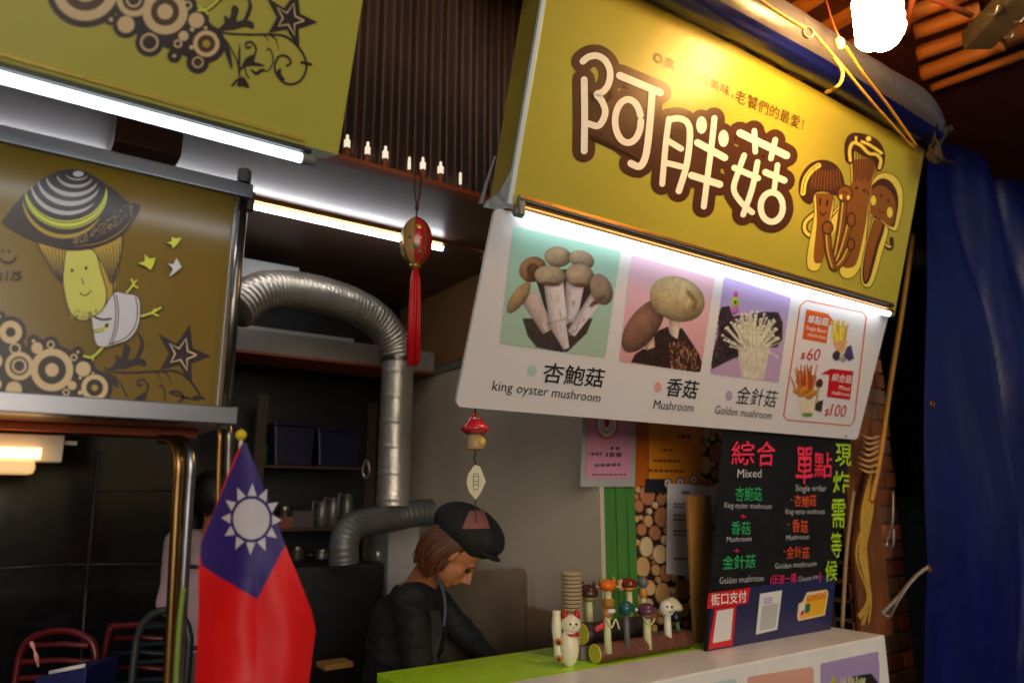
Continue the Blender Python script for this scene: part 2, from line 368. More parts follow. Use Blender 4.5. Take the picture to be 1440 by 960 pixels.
# ------------------------------------------------------------ setting: ground, stall shell
struct(MB().grid(lambda u, v: V(-300 + 600 * u, -300 + 600 * v, 0), 4, 4), 'ground', M('worn_concrete', (88, 84, 80), rough=.75, var=.3, scale=2, bump=.1), base=(0, 0, 0))
YF = 2.32; ZC = 2.75; XW = 2.0; YB = 4.15
struct(MB().box((-1.6, YF + .03, ZC), (XW + .12, YB + .1, ZC + .04)), 'ceiling', m_soff)
MBw = MB().box((-1.6, YB, 0), (XW + .1, YB + .08, ZC))
MBw.build('wall', m_darkwall, label='dark back wall of the stall behind the shelves', cat='wall')
t = thing('wall', (XW + .05, 3.2, 0), 'grey painted side wall right of the duct, tan plywood above', 'wall')
ztrim = onX(655, 506, XW).z
MB().box((XW, 2.24, 0), (XW + .022, YB, ztrim - .035)).build('painted_panel', m_wallp, t)
MB().box((XW + .012, 2.30, ztrim + .02), (XW + .022, YB, ZC)).build('plywood_panel', m_wood, t)
MB().box((XW - .012, 2.30, ztrim - .035), (XW + .02, YB - .003, ztrim + .02)).build('trim', M('grey_trim', (120, 112, 104), rough=.5), t, bevel=.003)
MB().box((XW - .02, 2.30, ztrim + .008), (XW - .012, YB - .003, ztrim + .02)).build('trim', m_wood, t)
# corrugated sheet above the soffit
def corr(x0, x1, z0, z1, y, pitch, amp, dy=0):
    nu = int((x1 - x0) / pitch * 10)
    return MB().grid(lambda u, v: V(x0 + (x1 - x0) * u, y + dy * v + amp * math.sin(2 * math.pi * (x0 + (x1 - x0) * u) / pitch) + .006 * math.sin(u * 13 + v * 5), z0 + (z1 - z0) * v), nu, 10)
g = corr(-.4, 3.6, ZC - .01, 4.4, YF + .02, .072, .016); g.flat = True
cs = thing('corrugated_wall', (1.6, YF, ZC), 'dark brown corrugated sheet hanging between the two yellow signs', 'corrugated sheet')
g.build('sheet', m_corr, cs, smooth=True)
p0 = onY(435, 210, YF - .02); p1 = onY(690, 275, YF - .02)
MB().box((p0.x - 2, YF - .02, ZC - .012), (2.15, YF + .03, ZC + .006)).build('edge_batten', m_ora, cs)
mb_hot = M('glow_pin_tip', (245, 238, 225), rough=.25, var=.05, emit=.6, ecol=(1, .84, .62))  # glow put into added pins for tube reflections on the sheet's ridges
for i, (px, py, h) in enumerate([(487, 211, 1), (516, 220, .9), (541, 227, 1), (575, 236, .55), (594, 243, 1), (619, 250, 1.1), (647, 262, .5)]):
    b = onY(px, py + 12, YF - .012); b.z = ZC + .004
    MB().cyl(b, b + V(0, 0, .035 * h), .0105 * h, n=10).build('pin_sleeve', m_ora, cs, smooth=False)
    MB().lathe([(.010 * h, 0), (.0115 * h, .004), (.0115 * h, .030), (.0055, .034), (.0055, .050), (.002, .054)], b + V(0, 0, .035 * h), n=12).build('glow_pin', mb_hot, cs, smooth=False)
# dark beam block under the soffit behind the left sign
MB().box((onY(160, 200, 2.45).x, 2.45, ZC - .085), (onY(255, 220, 2.45).x, YB - .01, ZC - .002)).build('beam', M('dark_brown_beam', (84, 50, 36), rough=.5, var=.3), label='short dark brown beam under the soffit behind the left tube', cat='beam', bevel=.004)

# ------------------------------------------------------------ yellow shop signs (leaning out over the street)
S0 = V(0, 1.574, 2.371); SV = (V(0, 1.365, 3.064) - S0).normalized(); SG = PL(S0, SV)
def sign_box(nm, xa, xb, H, label):
    r = thing(nm, (xa + .02, 1.6, 2.37), label, 'shop sign')
    q = [SG.W(xa, 0), SG.W(xb, 0), SG.W(xb, H), SG.W(xa, H)]
    MB().prism([p - SG.n * .004 for p in q], -SG.n * .105).build('box', M('sign_side_vinyl', (160, 140, 50), rough=.4, var=.12, bump=.08, bscale=12), r)
    MB().prism(q, -SG.n * .004).build('face', m_sign, r)
    return r
XL = SG.loc(718, 272)[0]; XR = 3.2
sg = sign_box('shop_sign', XL, XR, .73, 'yellow stall sign with large white characters and brown mushrooms, over the menu board')
# white tape along the front left corner, torn foil at its foot
MB().prism([SG.W(XL - .006, -.004, .004), SG.W(XL + .010, -.004, .004), SG.W(XL + .010, .73, .004), SG.W(XL - .006, .73, .004)], -SG.n * .014).build('edge_tape', M('pale_blue_tape', (205, 222, 226), rough=.35, var=.1), sg, bevel=.002)
fo = MB()
cr = [SG.W(XL + .012, .004, .006), SG.W(XL + .012, -.012, .004), SG.W(XL - .004, -.02, -.05), SG.W(XL - .014, -.012, -.112), SG.W(XL - .012, .006, -.105), SG.W(XL - .010, .03, -.04), SG.W(XL - .009, .085, .0)]
fo.prism(cr, V(-.003, 0, 0)); fo.build('torn_foil', M('crumpled_foil', (190, 200, 200), rough=.3, metal=.3, var=.2, bump=.5, bscale=30), sg)
MB().tube(smoothpath([SG.W(XL - .012, .14, -.1), SG.W(XL - .02, .05, -.112), SG.W(XL - .022, -.005, -.118)]), [.003 + .006 * i / 12 for i in range(13)], 8).build('tape_strip', M('grey_tape', (120, 112, 116), rough=.4), sg, smooth=True)
# lettering
C1 = lambda x, y: (780 + x / 3.2, 40 + y / 3.2)
def arc(cx, cy, rx, ry, a0, a1, n=14, rot=0):
    c_, s_ = math.cos(rot), math.sin(rot); out = []
    for i in range(n + 1):
        a = math.radians(a0 + (a1 - a0) * i / n); x = rx * math.cos(a); y = ry * math.sin(a); out.append((cx + x * c_ - y * s_, cy + x * s_ + y * c_))
    return out
strokes = [([(130, 232), (132, 400), (130, 552)], 31), ([(124, 150), (150, 130), (190, 125), (228, 150), (247, 200), (238, 255), (212, 288), (186, 298), (206, 322), (225, 370), (214, 415), (190, 440), (150, 430)], 30),
    ([(290, 214), (472, 290)], 34), ([(436, 290), (428, 400), (416, 520), (402, 590), (378, 622), (340, 608)], 32), (arc(327, 418, 58, 97, 0, 345, 20), 30),
    ([(512, 408), (497, 520), (481, 700)], 27), ([(512, 412), (555, 406), (594, 425), (606, 480), (592, 610), (556, 732)], 29), ([(505, 505), (566, 542)], 27), ([(500, 606), (566, 622)], 27),
    ([(640, 515), (762, 582)], 32), ([(613, 662), (740, 702)], 32), ([(716, 405), (704, 520), (686, 660), (668, 802)], 27),
    ([(832, 472), (1040, 572)], 34), ([(896, 462), (900, 556)], 25), ([(990, 502), (970, 586)], 25),
    ([(850, 572), (822, 650), (803, 725), (838, 785), (886, 828)], 26), ([(910, 602), (886, 720), (845, 838)], 26), ([(806, 628), (912, 674)], 28),
    ([(946, 648), (1030, 684)], 30), ([(1000, 615), (984, 730)], 24), (arc(974, 804, 50, 66, 0, 345, 18), 28)]
dots = [((658, 436), 24, 39), ((757, 496), 23, 38)]
a = Art(SG, .001, C1)
for pts, wd in strokes: a.stroke(m_brown2 if 0 else m_brown, pts, wd + 72, smooth=3)
for c, rx, ry in dots: a.circ(m_brown, c, rx + 32, ry + 32)
a.circ(m_brown, (327, 418), 62, 98)
for fx_, fy_ in ((205, 300), (215, 480), (625, 430), (690, 470), (780, 600), (800, 560), (930, 600), (880, 760)): a.circ(m_brown, (fx_, fy_), 34)
a.poly(m_brown, [(110, 480), (300, 500), (450, 560), (470, 640), (330, 600), (160, 470)])
a.poly(m_brown, [(780, 520), (1040, 620), (1040, 800), (800, 760)])
a.poly(m_brown, [(480, 420), (760, 500), (740, 700), (560, 700), (480, 600)])
a.build('letter_outline', sg, split=False)
a = Art(SG, .0028, C1)
m_ivory = M('print_ivory', (246, 246, 238), rough=.3, var=.03)
for lo_, hi_, dd in ((0, 5, []), (5, 13, dots), (13, 22, [])):
    a = Art(SG, .0028, C1)
    for pts, wd in strokes[lo_:hi_]: a.stroke(m_ivory, pts, wd, smooth=4)
    a.build('lettering', sg, split=False)
    for c, rx, ry in dd: a = Art(SG, .0029, C1); a.circ(m_ivory, c, rx, ry); a.build('lettering_dot', sg, split=False)
m_tag = M('print_tagline', (92, 60, 24), rough=.3, var=.05)
text('◎高人氣的美味，', SG, (917, 87), (1030, 139), 17, m_tag, sg, slant=.001)
text('老饕們的最愛！', SG, (1032, 143), (1128, 184), 20, m_tag, sg, slant=.001)
# mushroom family print
C2 = lambda x, y: (1080 + x / 3.692, 160 + y / 3.692)
a = Art(SG, .001, C2); B, Y, D = m_brown2, m_yel, m_brown
def blob(fill, pts, ow=8, sm=4):
    a.stroke(D, pts, ow, smooth=sm, closed=True); a.poly(fill, pts, smooth=sm)
# arms and boots behind
a.stroke(D, [(240, 520), (195, 560), (190, 605), (220, 632), (245, 620)], 34); a.stroke(Y, [(240, 520), (195, 560), (190, 605), (220, 632), (245, 620)], 18)
a.stroke(D, [(590, 620), (615, 690), (640, 695), (640, 650)], 22); a.stroke(Y, [(590, 630), (615, 685), (636, 690)], 8)
a.poly(Y, [(330, 500), (370, 470), (350, 600), (325, 640)]); a.stroke(D, [(325, 545), (362, 500)], 6, 0); a.stroke(D, [(325, 520), (362, 478)], 6, 0)
# left one
blob(Y, [(232, 420), (240, 520), (205, 720), (205, 795), (240, 815), (275, 780), (310, 600), (335, 500), (330, 425)])
a.poly(B, [(245, 415), (332, 425), (328, 500), (305, 620), (285, 760), (240, 770), (238, 700), (252, 560)], smooth=4)
blob(D, [(162, 410), (166, 340), (205, 275), (262, 245), (325, 252), (372, 295), (392, 360), (385, 410), (340, 420), (300, 402), (245, 408), (222, 464), (185, 452)])
a.stroke(Y, [(180, 412), (190, 350), (220, 300), (262, 268)], 26); a.stroke(D, [(178, 412), (190, 345), (222, 292), (266, 262)], 4)
for i in range(10): a.stroke(B, [(240 + i * 14, 300 - abs(i - 5) * 3), (228 + i * 16, 350), (222 + i * 17, 395 - abs(i - 4) * 3)], 5)
# tall middle
blob(Y, [(425, 250), (432, 360), (412, 420), (405, 600), (372, 790), (385, 845), (430, 850), (475, 800), (500, 700), (530, 400), (560, 250)])
a.poly(B, [(432, 240), (560, 245), (530, 380), (508, 560), (470, 740), (440, 795), (385, 790), (400, 700), (412, 420), (436, 350)], smooth=4)
for i in range(9): a.stroke(D, [(442 + i * 14, 200), (444 + i * 12, 290), (440 + i * 11, 345 + 12 * math.sin(i * 2.1))], 5)
blob(D, [(402, 240), (398, 170), (415, 120), (450, 103), (520, 115), (575, 150), (602, 215), (590, 285), (565, 292), (548, 240), (490, 215), (445, 190), (436, 250), (418, 258)])
a.stroke(Y, [(425, 242), (422, 190), (440, 152), (480, 165), (520, 205), (560, 212), (584, 240), (576, 282)], 17)
a.stroke(Y, [(455, 122), (455, 150)], 12, 0); a.stroke(Y, [(485, 145), (530, 165), (588, 205)], 15); a.circ(Y, (520, 130), 14)
a.circ(D, (457, 386), 9); a.circ(D, (497, 399), 9)
# right one
blob(Y, [(545, 540), (512, 650), (482, 800), (488, 880), (515, 898), (545, 870), (590, 720), (620, 590)])
a.poly(m_brown, [(548, 545), (604, 580), (570, 700), (530, 850), (505, 885), (488, 860), (490, 780), (515, 650)], smooth=4)
a.poly(B, [(550, 548), (590, 575), (555, 690), (515, 850), (500, 860), (498, 780), (520, 650)], smooth=4)
blob(Y, [(533, 372), (560, 325), (605, 308), (655, 325), (692, 385), (697, 470), (680, 560), (660, 606), (625, 592), (565, 540), (524, 520)])
a.poly(D, [(535, 372), (580, 338), (625, 345), (662, 392), (675, 460), (660, 560), (645, 590), (600, 560), (530, 515)], smooth=4)
a.poly(B, [(535, 395), (575, 372), (618, 388), (655, 440), (660, 500), (640, 585), (600, 565), (560, 535), (526, 515)], smooth=4)
a.circ(Y, (545, 450), 14, 25); a.circ(Y, (630, 512), 15, 28); a.circ(D, (585, 425), 7, 10); a.circ(D, (623, 452), 7, 10); a.stroke(D, [(572, 494), (585, 512), (606, 510)], 5)
# small ones in front
for head, R, path in [((397, 415), (38, 42), [(392, 450), (375, 600), (340, 790)]), ((430, 550), (20, 36), [(415, 580), (385, 690), (345, 795)]), ((428, 678), (18, 30), [(415, 700), (385, 760), (345, 800)]), ((307, 592), (26, 32), [(305, 620), (312, 710), (335, 795)])]:
    a.stroke(D, path, 42); a.stroke(B, path, 30); a.stroke(Y, [(x - 5, y) for x, y in path], 5); a.circ(D, head, R[0] + 5, R[1] + 5); a.circ(B, head, R[0] - 3, R[1] - 4)
a.circ(Y, (376, 432), 9, 13); a.circ(Y, (414, 436), 8, 12); a.circ(D, (388, 405), 5); a.circ(D, (406, 410), 5); a.stroke(D, [(388, 440), (398, 446), (406, 440)], 4)
a.stroke(D, [(268, 442), (267, 468)], 12, 0); a.stroke(D, [(306, 450), (304, 474)], 12, 0); a.stroke(D, [(268, 510), (283, 526), (300, 510)], 6)
a.build('mushroom_artwork', sg)

# tube light under the main sign
def tube_light(label, a_, b_, r, strip, group=None, mt_=None):
    t = thing('tube_light', (a_ + b_) / 2, label, 'tube light', group)
    MB().cyl(a_, b_, r, n=16).build('tube', mt_ or m_tube, t, smooth=True)
    ax = (b_ - a_).normalized()
    for p, s in ((a_, -1), (b_, 1)):
        MB().lathe([(r * .9, 0), (r * 1.25, .003), (r * 1.25, .028), (r * .8, .034)], p - ax * s * .002, ax * s, 14).build('end_cap', M('grey_lampholder', (110, 116, 112), rough=.4), t, smooth=False)
    for k, (dy, dz, hy, hz, mt) in enumerate(strip):
        c = (a_ + b_) / 2 + V(0, dy, dz)
        MB().obox(c, [ax, V(0, 1, 0), V(0, 0, 1)], [(b_ - a_).length / 2 + .02, hy, hz]).build('housing', mt, t, bevel=.0015)
    return t
m_groove = M('dark_channel', (44, 42, 48), rough=.4, metal=.4)
ta = onY(735, 301, 1.572); tb = onY(1250, 442, 1.572); tb = V(tb.x, ta.y, ta.z)
tube_light('white tube light glowing along the top of the mushroom menu board', ta, tb, .0105, [(.006, .026, .016, .006, m_brass), (.0, .036, .02, .0035, m_groove), (-.003, .045, .014, .0055, m_brass)])
MB().prism([SG.W(XL + .01, -.014, .003), SG.W(XR, -.014, .003), SG.W(XR, -.001, .003), SG.W(XL + .01, -.001, .003)], -SG.n * .10).build('bottom_frame', m_brass, sg, bevel=.001)
cp = ta + V(-.012, -.004, .018)
MB().obox(cp, [V(1, 0, 0), V(0, 1, 0), V(0, 0, 1)], [.011, .014, .03]).build('lampholder_clip', M('grey_green_clip', (112, 118, 106), rough=.4), bpy.data.objects['tube_light'], bevel=.006)

# ------------------------------------------------------------ left yellow sign (neighbouring half of the stall)
XLS = (SG.loc(480, 200)[0] + SG.loc(508, 2)[0]) / 2
sl = sign_box('shop_sign', -1.5, XLS, .95, 'yellow green sign at top left with circles, dark star and scrollwork print')
a = Art(SG, .001)
rings = [((120, -17), 56, [(47, m_cream), (33, m_brown), (20, m_cream)]), ((188, 0), 31, [(24, m_cream), (16, m_dark), (11, m_cream), (8, m_dark)]), ((177, 35), 19, [(12, m_cream)]), ((156, 28), 8, [(3, m_cream)]),
         ((232, 17), 41, [(32, m_cream), (20, m_brown), (11, m_cream)]), ((210, 60), 20, [(13, m_cream), (10, m_dark)]), ((264, 8), 13, [(6, m_cream), (3.5, m_dark)]), ((276, 29), 18, [(11, m_cream)]), ((258, 51), 13, [(7, m_cream)]),
         ((250, 62), 12, [(6, m_cream), (3.5, m_dark)]), ((245, 79), 10, [(2.5, m_cream)]), ((270, 42), 8, [(3, m_cream)]), ((289, 40), 10, [(2.5, m_cream)]), ((269, 67), 10, [(3, m_cream)]), ((290, 62), 27, [(18.5, m_cream), (12.5, m_brown), (5.5, m_gold)]), ((278, 88), 16, [(8, m_cream), (6, m_dark), (2.5, m_brown)])]
for c, R, rr in rings: a.circ(m_dark, c, R)
a.poly(m_dark, [(140, 30), (180, 20), (232, 45), (285, 40), (296, 70), (272, 85), (215, 60), (185, 45)])
for c, R, rr in rings:
    for r_, mt in rr: a.circ(mt, c, r_)
def scroll(a, T, dm, S):
    """star and scrollwork; T maps picture units"""
    for pts, wd, tp in [([(300, 40), (318, 47), (348, 49), (378, 49), (402, 52), (422, 70), (431, 92), (424, 112), (408, 119), (394, 112), (386, 96), (391, 81), (402, 79), (409, 88), (403, 93)], 3.2, 0), ([(345, -8), (352, 8), (346, 26), (338, 36)], 6, 2), ([(370, 49), (376, 55), (377, 62)], 2.2, 1), ([(378, 49), (388, 56), (392, 72)], 3, 1),
                        ([(337, 62), (336, 90), (337, 114)], 4, 2), ([(300, 44), (318, 58), (331, 82), (335, 94)], 2.2, 0), ([(303, 46), (318, 68), (326, 98)], 8, 2), ([(338, 98), (354, 84), (360, 70), (354, 60), (346, 61), (347, 68), (352, 66)], 3, 0),
                        ([(338, 96), (352, 90), (372, 93)], 6, 2), ([(344, 95), (346, 104), (350, 110)], 2.2, 0), ([(377, 100), (383, 90), (383, 78), (379, 69), (375, 71)], 2, 0), ([(424, 88), (437, 91)], 4, 0), ([(334, 112), (326, 121)], 3, 0), ([(394, 96), (392, 106), (400, 113)], 7, 2), ([(352, 97), (360, 104), (368, 99), (376, 101)], 5, 2)]:
        q = [T(*p) for p in pts]; a.stroke(dm, q, wd * S, smooth=4, taper=tp)
    for pts in [[(305, 42), (315, 33), (315, 22), (323, 26), (327, 8), (336, 14), (332, 30), (345, 28), (356, 33), (356, 41), (345, 38), (330, 42), (315, 43)], [(336, 110), (343, 109), (351, 124), (342, 122), (333, 121)], [(340, 92), (346, 82), (358, 77), (357, 87), (349, 93)]]:
        a.poly(dm, [T(*p) for p in pts], smooth=3)
    st = [(447, 32), (422, 20), (418, -14), (399, 12), (374, -4), (389, 25), (377, 47), (403, 42), (421, 72), (420, 41)]
    a.poly(dm, [T(*p) for p in st]); cx, cy = 407, 27
    st2 = [(cx + (x - cx) * .52, cy + (y - cy) * .52) for x, y in st]; a.stroke(m_cream, [T(*p) for p in st2], 2.4 * S, smooth=0, closed=True)
scroll(a, lambda x, y: (x, y), m_dark, 1)
a.stroke(m_dark, [(280, 16), (294, 12), (312, -4)], 7); a.stroke(m_lime, [(279, 15), (293, 12), (312, -5)], 4); a.stroke(m_lime, [(278, 9), (286, 14), (292, 20)], 3); a.stroke(m_lime, [(320, -1), (345, -6)], 5)
a.build('scroll_artwork', sl)
# bottom trims of the left sign
vA = SG.loc(0, 74)[1]
def bandmb(P, x0, x1, v0, v1, off, th): return MB().prism([P.W(x0, v0, off), P.W(x1, v0, off), P.W(x1, v1, off), P.W(x0, v1, off)], -P.n * th)
bandmb(SG, -1.5, SG.loc(430, 182)[0], vA, .008, .006, .03).build('bottom_frame', M('gold_yellow_frame', (190, 160, 30), rough=.25, metal=.3), sl, bevel=.002)
bandmb(SG, -1.5, SG.loc(430, 182)[0], .008, .0105, .0075, .03).build('bottom_bead', M('bright_bead', (225, 205, 120), rough=.2, metal=.6), sl)
vA = SG.loc(0, 74)[1]; vB = SG.loc(0, 95)[1]; vT = SG.loc(0, 107)[1]
bandmb(SG, -1.5, SG.loc(433, 190)[0], vB, vA - .0005, -.004, .05).build('bottom_channel', M('dark_green_grey_channel', (70, 74, 70), rough=.35, metal=.5), sl, bevel=.003)
ta1 = SG.W(-1.5, vT, -.012); tb1 = SG.W(SG.loc(427, 216)[0], vT, -.012)
tube_light('long white tube light glowing under the top left yellow sign', ta1, tb1, .0110, [(.0, .0195, .013, .0035, m_groove)])
# second tube, inside under the ceiling
q0 = onY(367, 293, 2.86); q1 = onY(622, 349, 2.86); q1.z = q0.z = (q0.z + q1.z) / 2
tube_light('inner white tube light on the brown ceiling behind the red tassel ornament', V(-1.3, 2.86, q0.z), q1, .0115, [(.0, .034, .02, .016, m_brass), (.0, .053, .012, .003, m_groove)], mt_=M('lit_inner_tube', (240, 245, 255), rough=.4, emit=13, ecol=(.9, .94, 1.0)))
MB().tube(smoothpath([q1 + V(.03, 0, .03), q1 + V(.16, -.1, -.01), onY(676, 364, 2.3)]), .003, 6).build('lamp_cord', M('pink_flex', (190, 90, 80), rough=.5), label='thin pink cord running from the inner tube light toward the menu board', cat='cord', smooth=True)

# ------------------------------------------------------------ menu board
MN = PL((0, 1.812, 1.811), (0, -.209, .556))
C5 = lambda x, y: (640 + x / 2.822, 260 + y / 2.822); C6 = lambda x, y: (960 + x / 3.428, 360 + y / 3.428)
mxl = (MN.loc(650, 572)[0] + MN.loc(688, 285)[0]) / 2; mxr = (MN.loc(1205, 618)[0] + MN.loc(1250, 445)[0]) / 2
mn = thing('menu_board', (mxl + .3, 1.8, 1.81), 'white hanging menu board with four mushroom pictures and prices', 'menu board')
def rrect(P, x0, y0, x1, y1, r, off=0, n=5):
    out = []
    for cx, cy, a0 in ((x1 - r, y1 - r, 0), (x0 + r, y1 - r, 90), (x0 + r, y0 + r, 180), (x1 - r, y0 + r, 270)):
        for i in range(n + 1): a_ = math.radians(a0 + 90 * i / n); out.append(P.W(cx + r * math.cos(a_), cy + r * math.sin(a_), off))
    return out
MB().prism(rrect(MN, mxl, 0, mxr, .588, .022), -MN.n * .012).build('panel', m_menu, mn, bevel=.001)
MB().cyl(MN.at(1189, 612, .0), MN.at(1189, 612, .004), .006, n=12).build('screw', m_alu, mn)
C4 = lambda x, y: (700 + x / 4.8, 310 + y / 4.8)
# picture 1: king oyster mushrooms
cv = Canvas(MN, 698, 312, 878, 508)
cv.base([(721, 318), (873, 352), (852, 503), (702, 484)], (164, 216, 202), (172, 196, 176))
k = 4.8; cv.poly([C4(*p) for p in [(165, 660), (640, 660), (600, 760), (470, 885), (420, 890), (260, 855), (200, 780)]], (72, 62, 60), .25)
cv.poly([C4(*p) for p in [(250, 380), (330, 330), (480, 330), (640, 450), (600, 600), (480, 700), (330, 640)]], (60, 48, 46), .2)
cv.dome(C4(235, 330), 95 / k, 84 / k, -.5, (168, 128, 92), lo=.3); cv.dome(C4(240, 345), 42 / k, 56 / k, -.3, (110, 74, 56), lo=.6)
cv.dome(C4(404, 245), 91 / k, 69 / k, .08, (190, 168, 134)); cv.dome(C4(565, 265), 87 / k, 61 / k, .35, (190, 166, 140))
cv.dome(C4(570, 330), 67 / k, 17 / k, .5, (90, 70, 60), lo=.7)
cv.stem(C4(200, 500), C4(340, 740), 62 / k, 45 / k, (206, 184, 176)); cv.dome(C4(140, 520), 47 / k, 125 / k, .62, (190, 160, 118))
cv.stem(C4(520, 420), C4(490, 680), 64 / k, 42 / k, (214, 204, 214)); cv.stem(C4(670, 510), C4(495, 760), 48 / k, 32 / k, (216, 206, 216))
cv.dome(C4(550, 370), 96 / k, 80 / k, .12, (198, 172, 144)); cv.dome(C4(698, 465), 73 / k, 109 / k, -.35, (166, 146, 130))
cv.stem(C4(375, 420), C4(410, 700), 66 / k, 62 / k, (226, 216, 220)); cv.stem(C4(400, 690), C4(460, 860), 60 / k, 22 / k, (216, 204, 208))
cv.dome(C4(352, 372), 105 / k, 69 / k, .1, (200, 180, 152))
for c_, rx_, ry_, ro_ in ((C4(352, 428), 66, 14, .1), (C4(555, 436), 56, 14, .1), (C4(668, 545), 18, 62, .95)): cv.dome(c_, rx_ / 4.8, ry_ / 4.8, ro_, (110, 86, 70), lo=.6)
for i_ in range(60):
    t_ = random.random(); q_ = random.choice([((360, 480), (455, 840), 46), ((520, 480), (495, 680), 40), ((650, 560), (510, 750), 30), ((230, 560), (330, 730), 40)])
    x_ = q_[0][0] + (q_[1][0] - q_[0][0]) * t_ + random.uniform(-1, 1) * q_[2] * (1 - t_ * .6); y_ = q_[0][1] + (q_[1][1] - q_[0][1]) * t_; dx_, dy_ = (q_[1][0] - q_[0][0]) * .12, (q_[1][1] - q_[0][1]) * .12
    cv.stem(C4(x_, y_), C4(x_ + dx_, y_ + dy_), .7, .5, random.choice([(182, 168, 168), (236, 228, 232), (196, 180, 176)]))
cv.build('oyster_mushroom_picture', mn, m_photo)
# picture 2: shiitake on bark
C52 = lambda x, y: (870 + x / 5.336, 350 + y / 5.336); k = 5.336
cv = Canvas(MN, 866, 354, 1010, 530)
cv.base([(887, 359), (1005, 390), (986, 524), (870, 509)], (226, 196, 222), (222, 156, 154))
cv.stem(C52(212, 640), C52(235, 760), 36 / k, 30 / k, (220, 190, 160)); cv.stem(C52(410, 480), C52(425, 670), 34 / k, 40 / k, (222, 206, 190))
cv.poly([C52(*p) for p in [(90, 850), (120, 790), (180, 750), (215, 755), (270, 735), (262, 650), (300, 610), (370, 580), (385, 640), (440, 675), (455, 590), (480, 600), (520, 660), (560, 720), (600, 790), (625, 850), (610, 930), (400, 900)]], (58, 42, 40), .5, 2.2)
for i in range(150):
    u, v = random.random(), random.random(); x = 380 + u * 230; y = 690 + v * 210
    if y > 640 + abs(x - 450) * .9 and y < 905: cv.stem(C52(x, y), C52(x + random.uniform(-8, 14), y + random.uniform(10, 34)), random.uniform(2, 6) / k, 1.5 / k, random.choice([(170, 110, 80), (130, 80, 56), (196, 150, 120), (60, 40, 36)]))
cv.dome(C52(180, 580), 112 / k, 229 / k, .62, (150, 112, 96), lo=.35, nz=.12)
cv.dome(C52(438, 375), 212 / k, 165 / k, .38, (208, 186, 142), lo=.35, l=(-.2, -.75), nz=.12)
for c, rx, ry, ro, cl in [((540, 350), 60, 18, .9, (150, 122, 70)), ((520, 410), 40, 12, 1.9, (224, 200, 130)), ((480, 330), 26, 70, .2, (220, 200, 150)), ((570, 420), 16, 50, .3, (140, 110, 66))]: cv.dome(C52(*c), rx / k, ry / k, ro, cl, lo=.7)
cv.build('shiitake_picture', mn, m_photo)
# picture 3: enoki
cv = Canvas(MN, 994, 384, 1116, 542); k = 3.428
cv.base([(1017, 389), (1112, 417), (1096, 538), (998, 526)], (176, 162, 218), (192, 162, 198))
cv.poly([C6(*p) for p in [(185, 245), (225, 240), (240, 290), (400, 268), (460, 270), (482, 320), (480, 400), (455, 440), (420, 440), (300, 470), (230, 500), (140, 545), (132, 500), (170, 380), (172, 290)]], (58, 46, 52), .55, 2.6)
for i in range(110): x = random.uniform(150, 260); y = random.uniform(270, 500); cv.stem(C6(x, y), C6(x + random.uniform(-16, 16), y + random.uniform(4, 12)), .8, .3, random.choice([(104, 88, 92), (80, 66, 74), (30, 24, 30)]))
cv.poly([C6(*p) for p in [(268, 440), (425, 420), (405, 520), (385, 600), (285, 588), (270, 500)]], (206, 198, 186), .1)
for i in range(16): x = 280 + i * 8.5; cv.stem(C6(x + 6 * math.sin(i), 430), C6(295 + i * 6, 590), 1.1, .9, (226, 220, 204), nz=.2)
for i in range(130):
    a_ = random.gauss(0, .6); L_ = random.uniform(40, 185); bx, by = 335 + a_ * 30, 450
    x = bx + math.sin(a_) * L_ * .7; y = by - math.cos(a_) * L_
    cv.stem(C6(bx + (x - bx) * .3, by + (y - by) * .3), C6(x, y), .9, .8, random.choice([(232, 228, 206), (220, 214, 190), (190, 184, 160)])); cv.dome(C6(x, y), 1.9, 1.6, 0, (242, 238, 216), lo=.6)
cv.dome(C6(255, 185), 3, 5, 0, (206, 70, 160), lo=.7); cv.dome(C6(253, 222), 6, 7, 0, (206, 214, 60), lo=.6); cv.dome(C6(253, 222), 2.4, 3, 0, (90, 110, 40), lo=.8); cv.dome(C6(252, 258), 5.5, 5, 0, (200, 110, 190), lo=.6)
cv.build('enoki_picture', mn, m_photo)
# price frame
a = Art(MN, .001, C6)
fr = [(597, 214), (870, 272), (884, 295), (826, 792), (806, 816), (503, 789), (486, 768), (566, 238)]
a.stroke(m_oran, fr, 6, smooth=0, closed=True)
a.poly(m_oran, [(596, 256), (700, 278), (742, 332), (704, 330), (692, 420), (576, 398)])
a.poly(m_red, [(662, 568), (715, 542), (822, 554), (806, 692), (694, 678), (706, 572)])
for c, r, cl in [((305, 735), 20, (170, 205, 185)), ]: pass
a.build('price_frame', mn)
a = Art(MN, .001)
a.circ(M('print_mint', (176, 208, 190), rough=.4), (748, 521), 6.5, 8); a.circ(M('print_rose', (224, 160, 156), rough=.4), (925, 544), 5.2, 7); a.circ(M('print_mauve', (180, 158, 196), rough=.4), (1025, 556), 4.8, 7)
a.build('dot', mn)
text('杏鮑菇', MN, (760.5, 537), (846, 545), 29, m_txt, mn, bold=.008); text('king oyster mushroom', MN, (691, 548), (843, 565), 14.5, m_txt, mn)
text('香菇', MN, (934, 556), (978, 561), 27, m_txt, mn, bold=.008); text('Mushroom', MN, (918, 574), (974, 578.5), 13, m_txt, mn)
text('金針菇', MN, (1033, 567), (1089, 573), 26, m_txt, mn, bold=.0); text('Golden mushroom', MN, (1004, 581), (1084, 589), 12, m_txt, mn)
text('單點菇', MN, C6(597, 322), C6(696, 338), 12, m_white, mn, bold=.01); text('Single flavor', MN, C6(592, 352), C6(690, 372), 6, m_white, mn); text('mushroom', MN, C6(600, 384), C6(686, 402), 6, m_white, mn)
text('$', MN, C6(565, 494), C6(586, 495), 10, m_red, mn); text('60', MN, C6(593, 500), C6(655, 503), 18, m_red, mn)
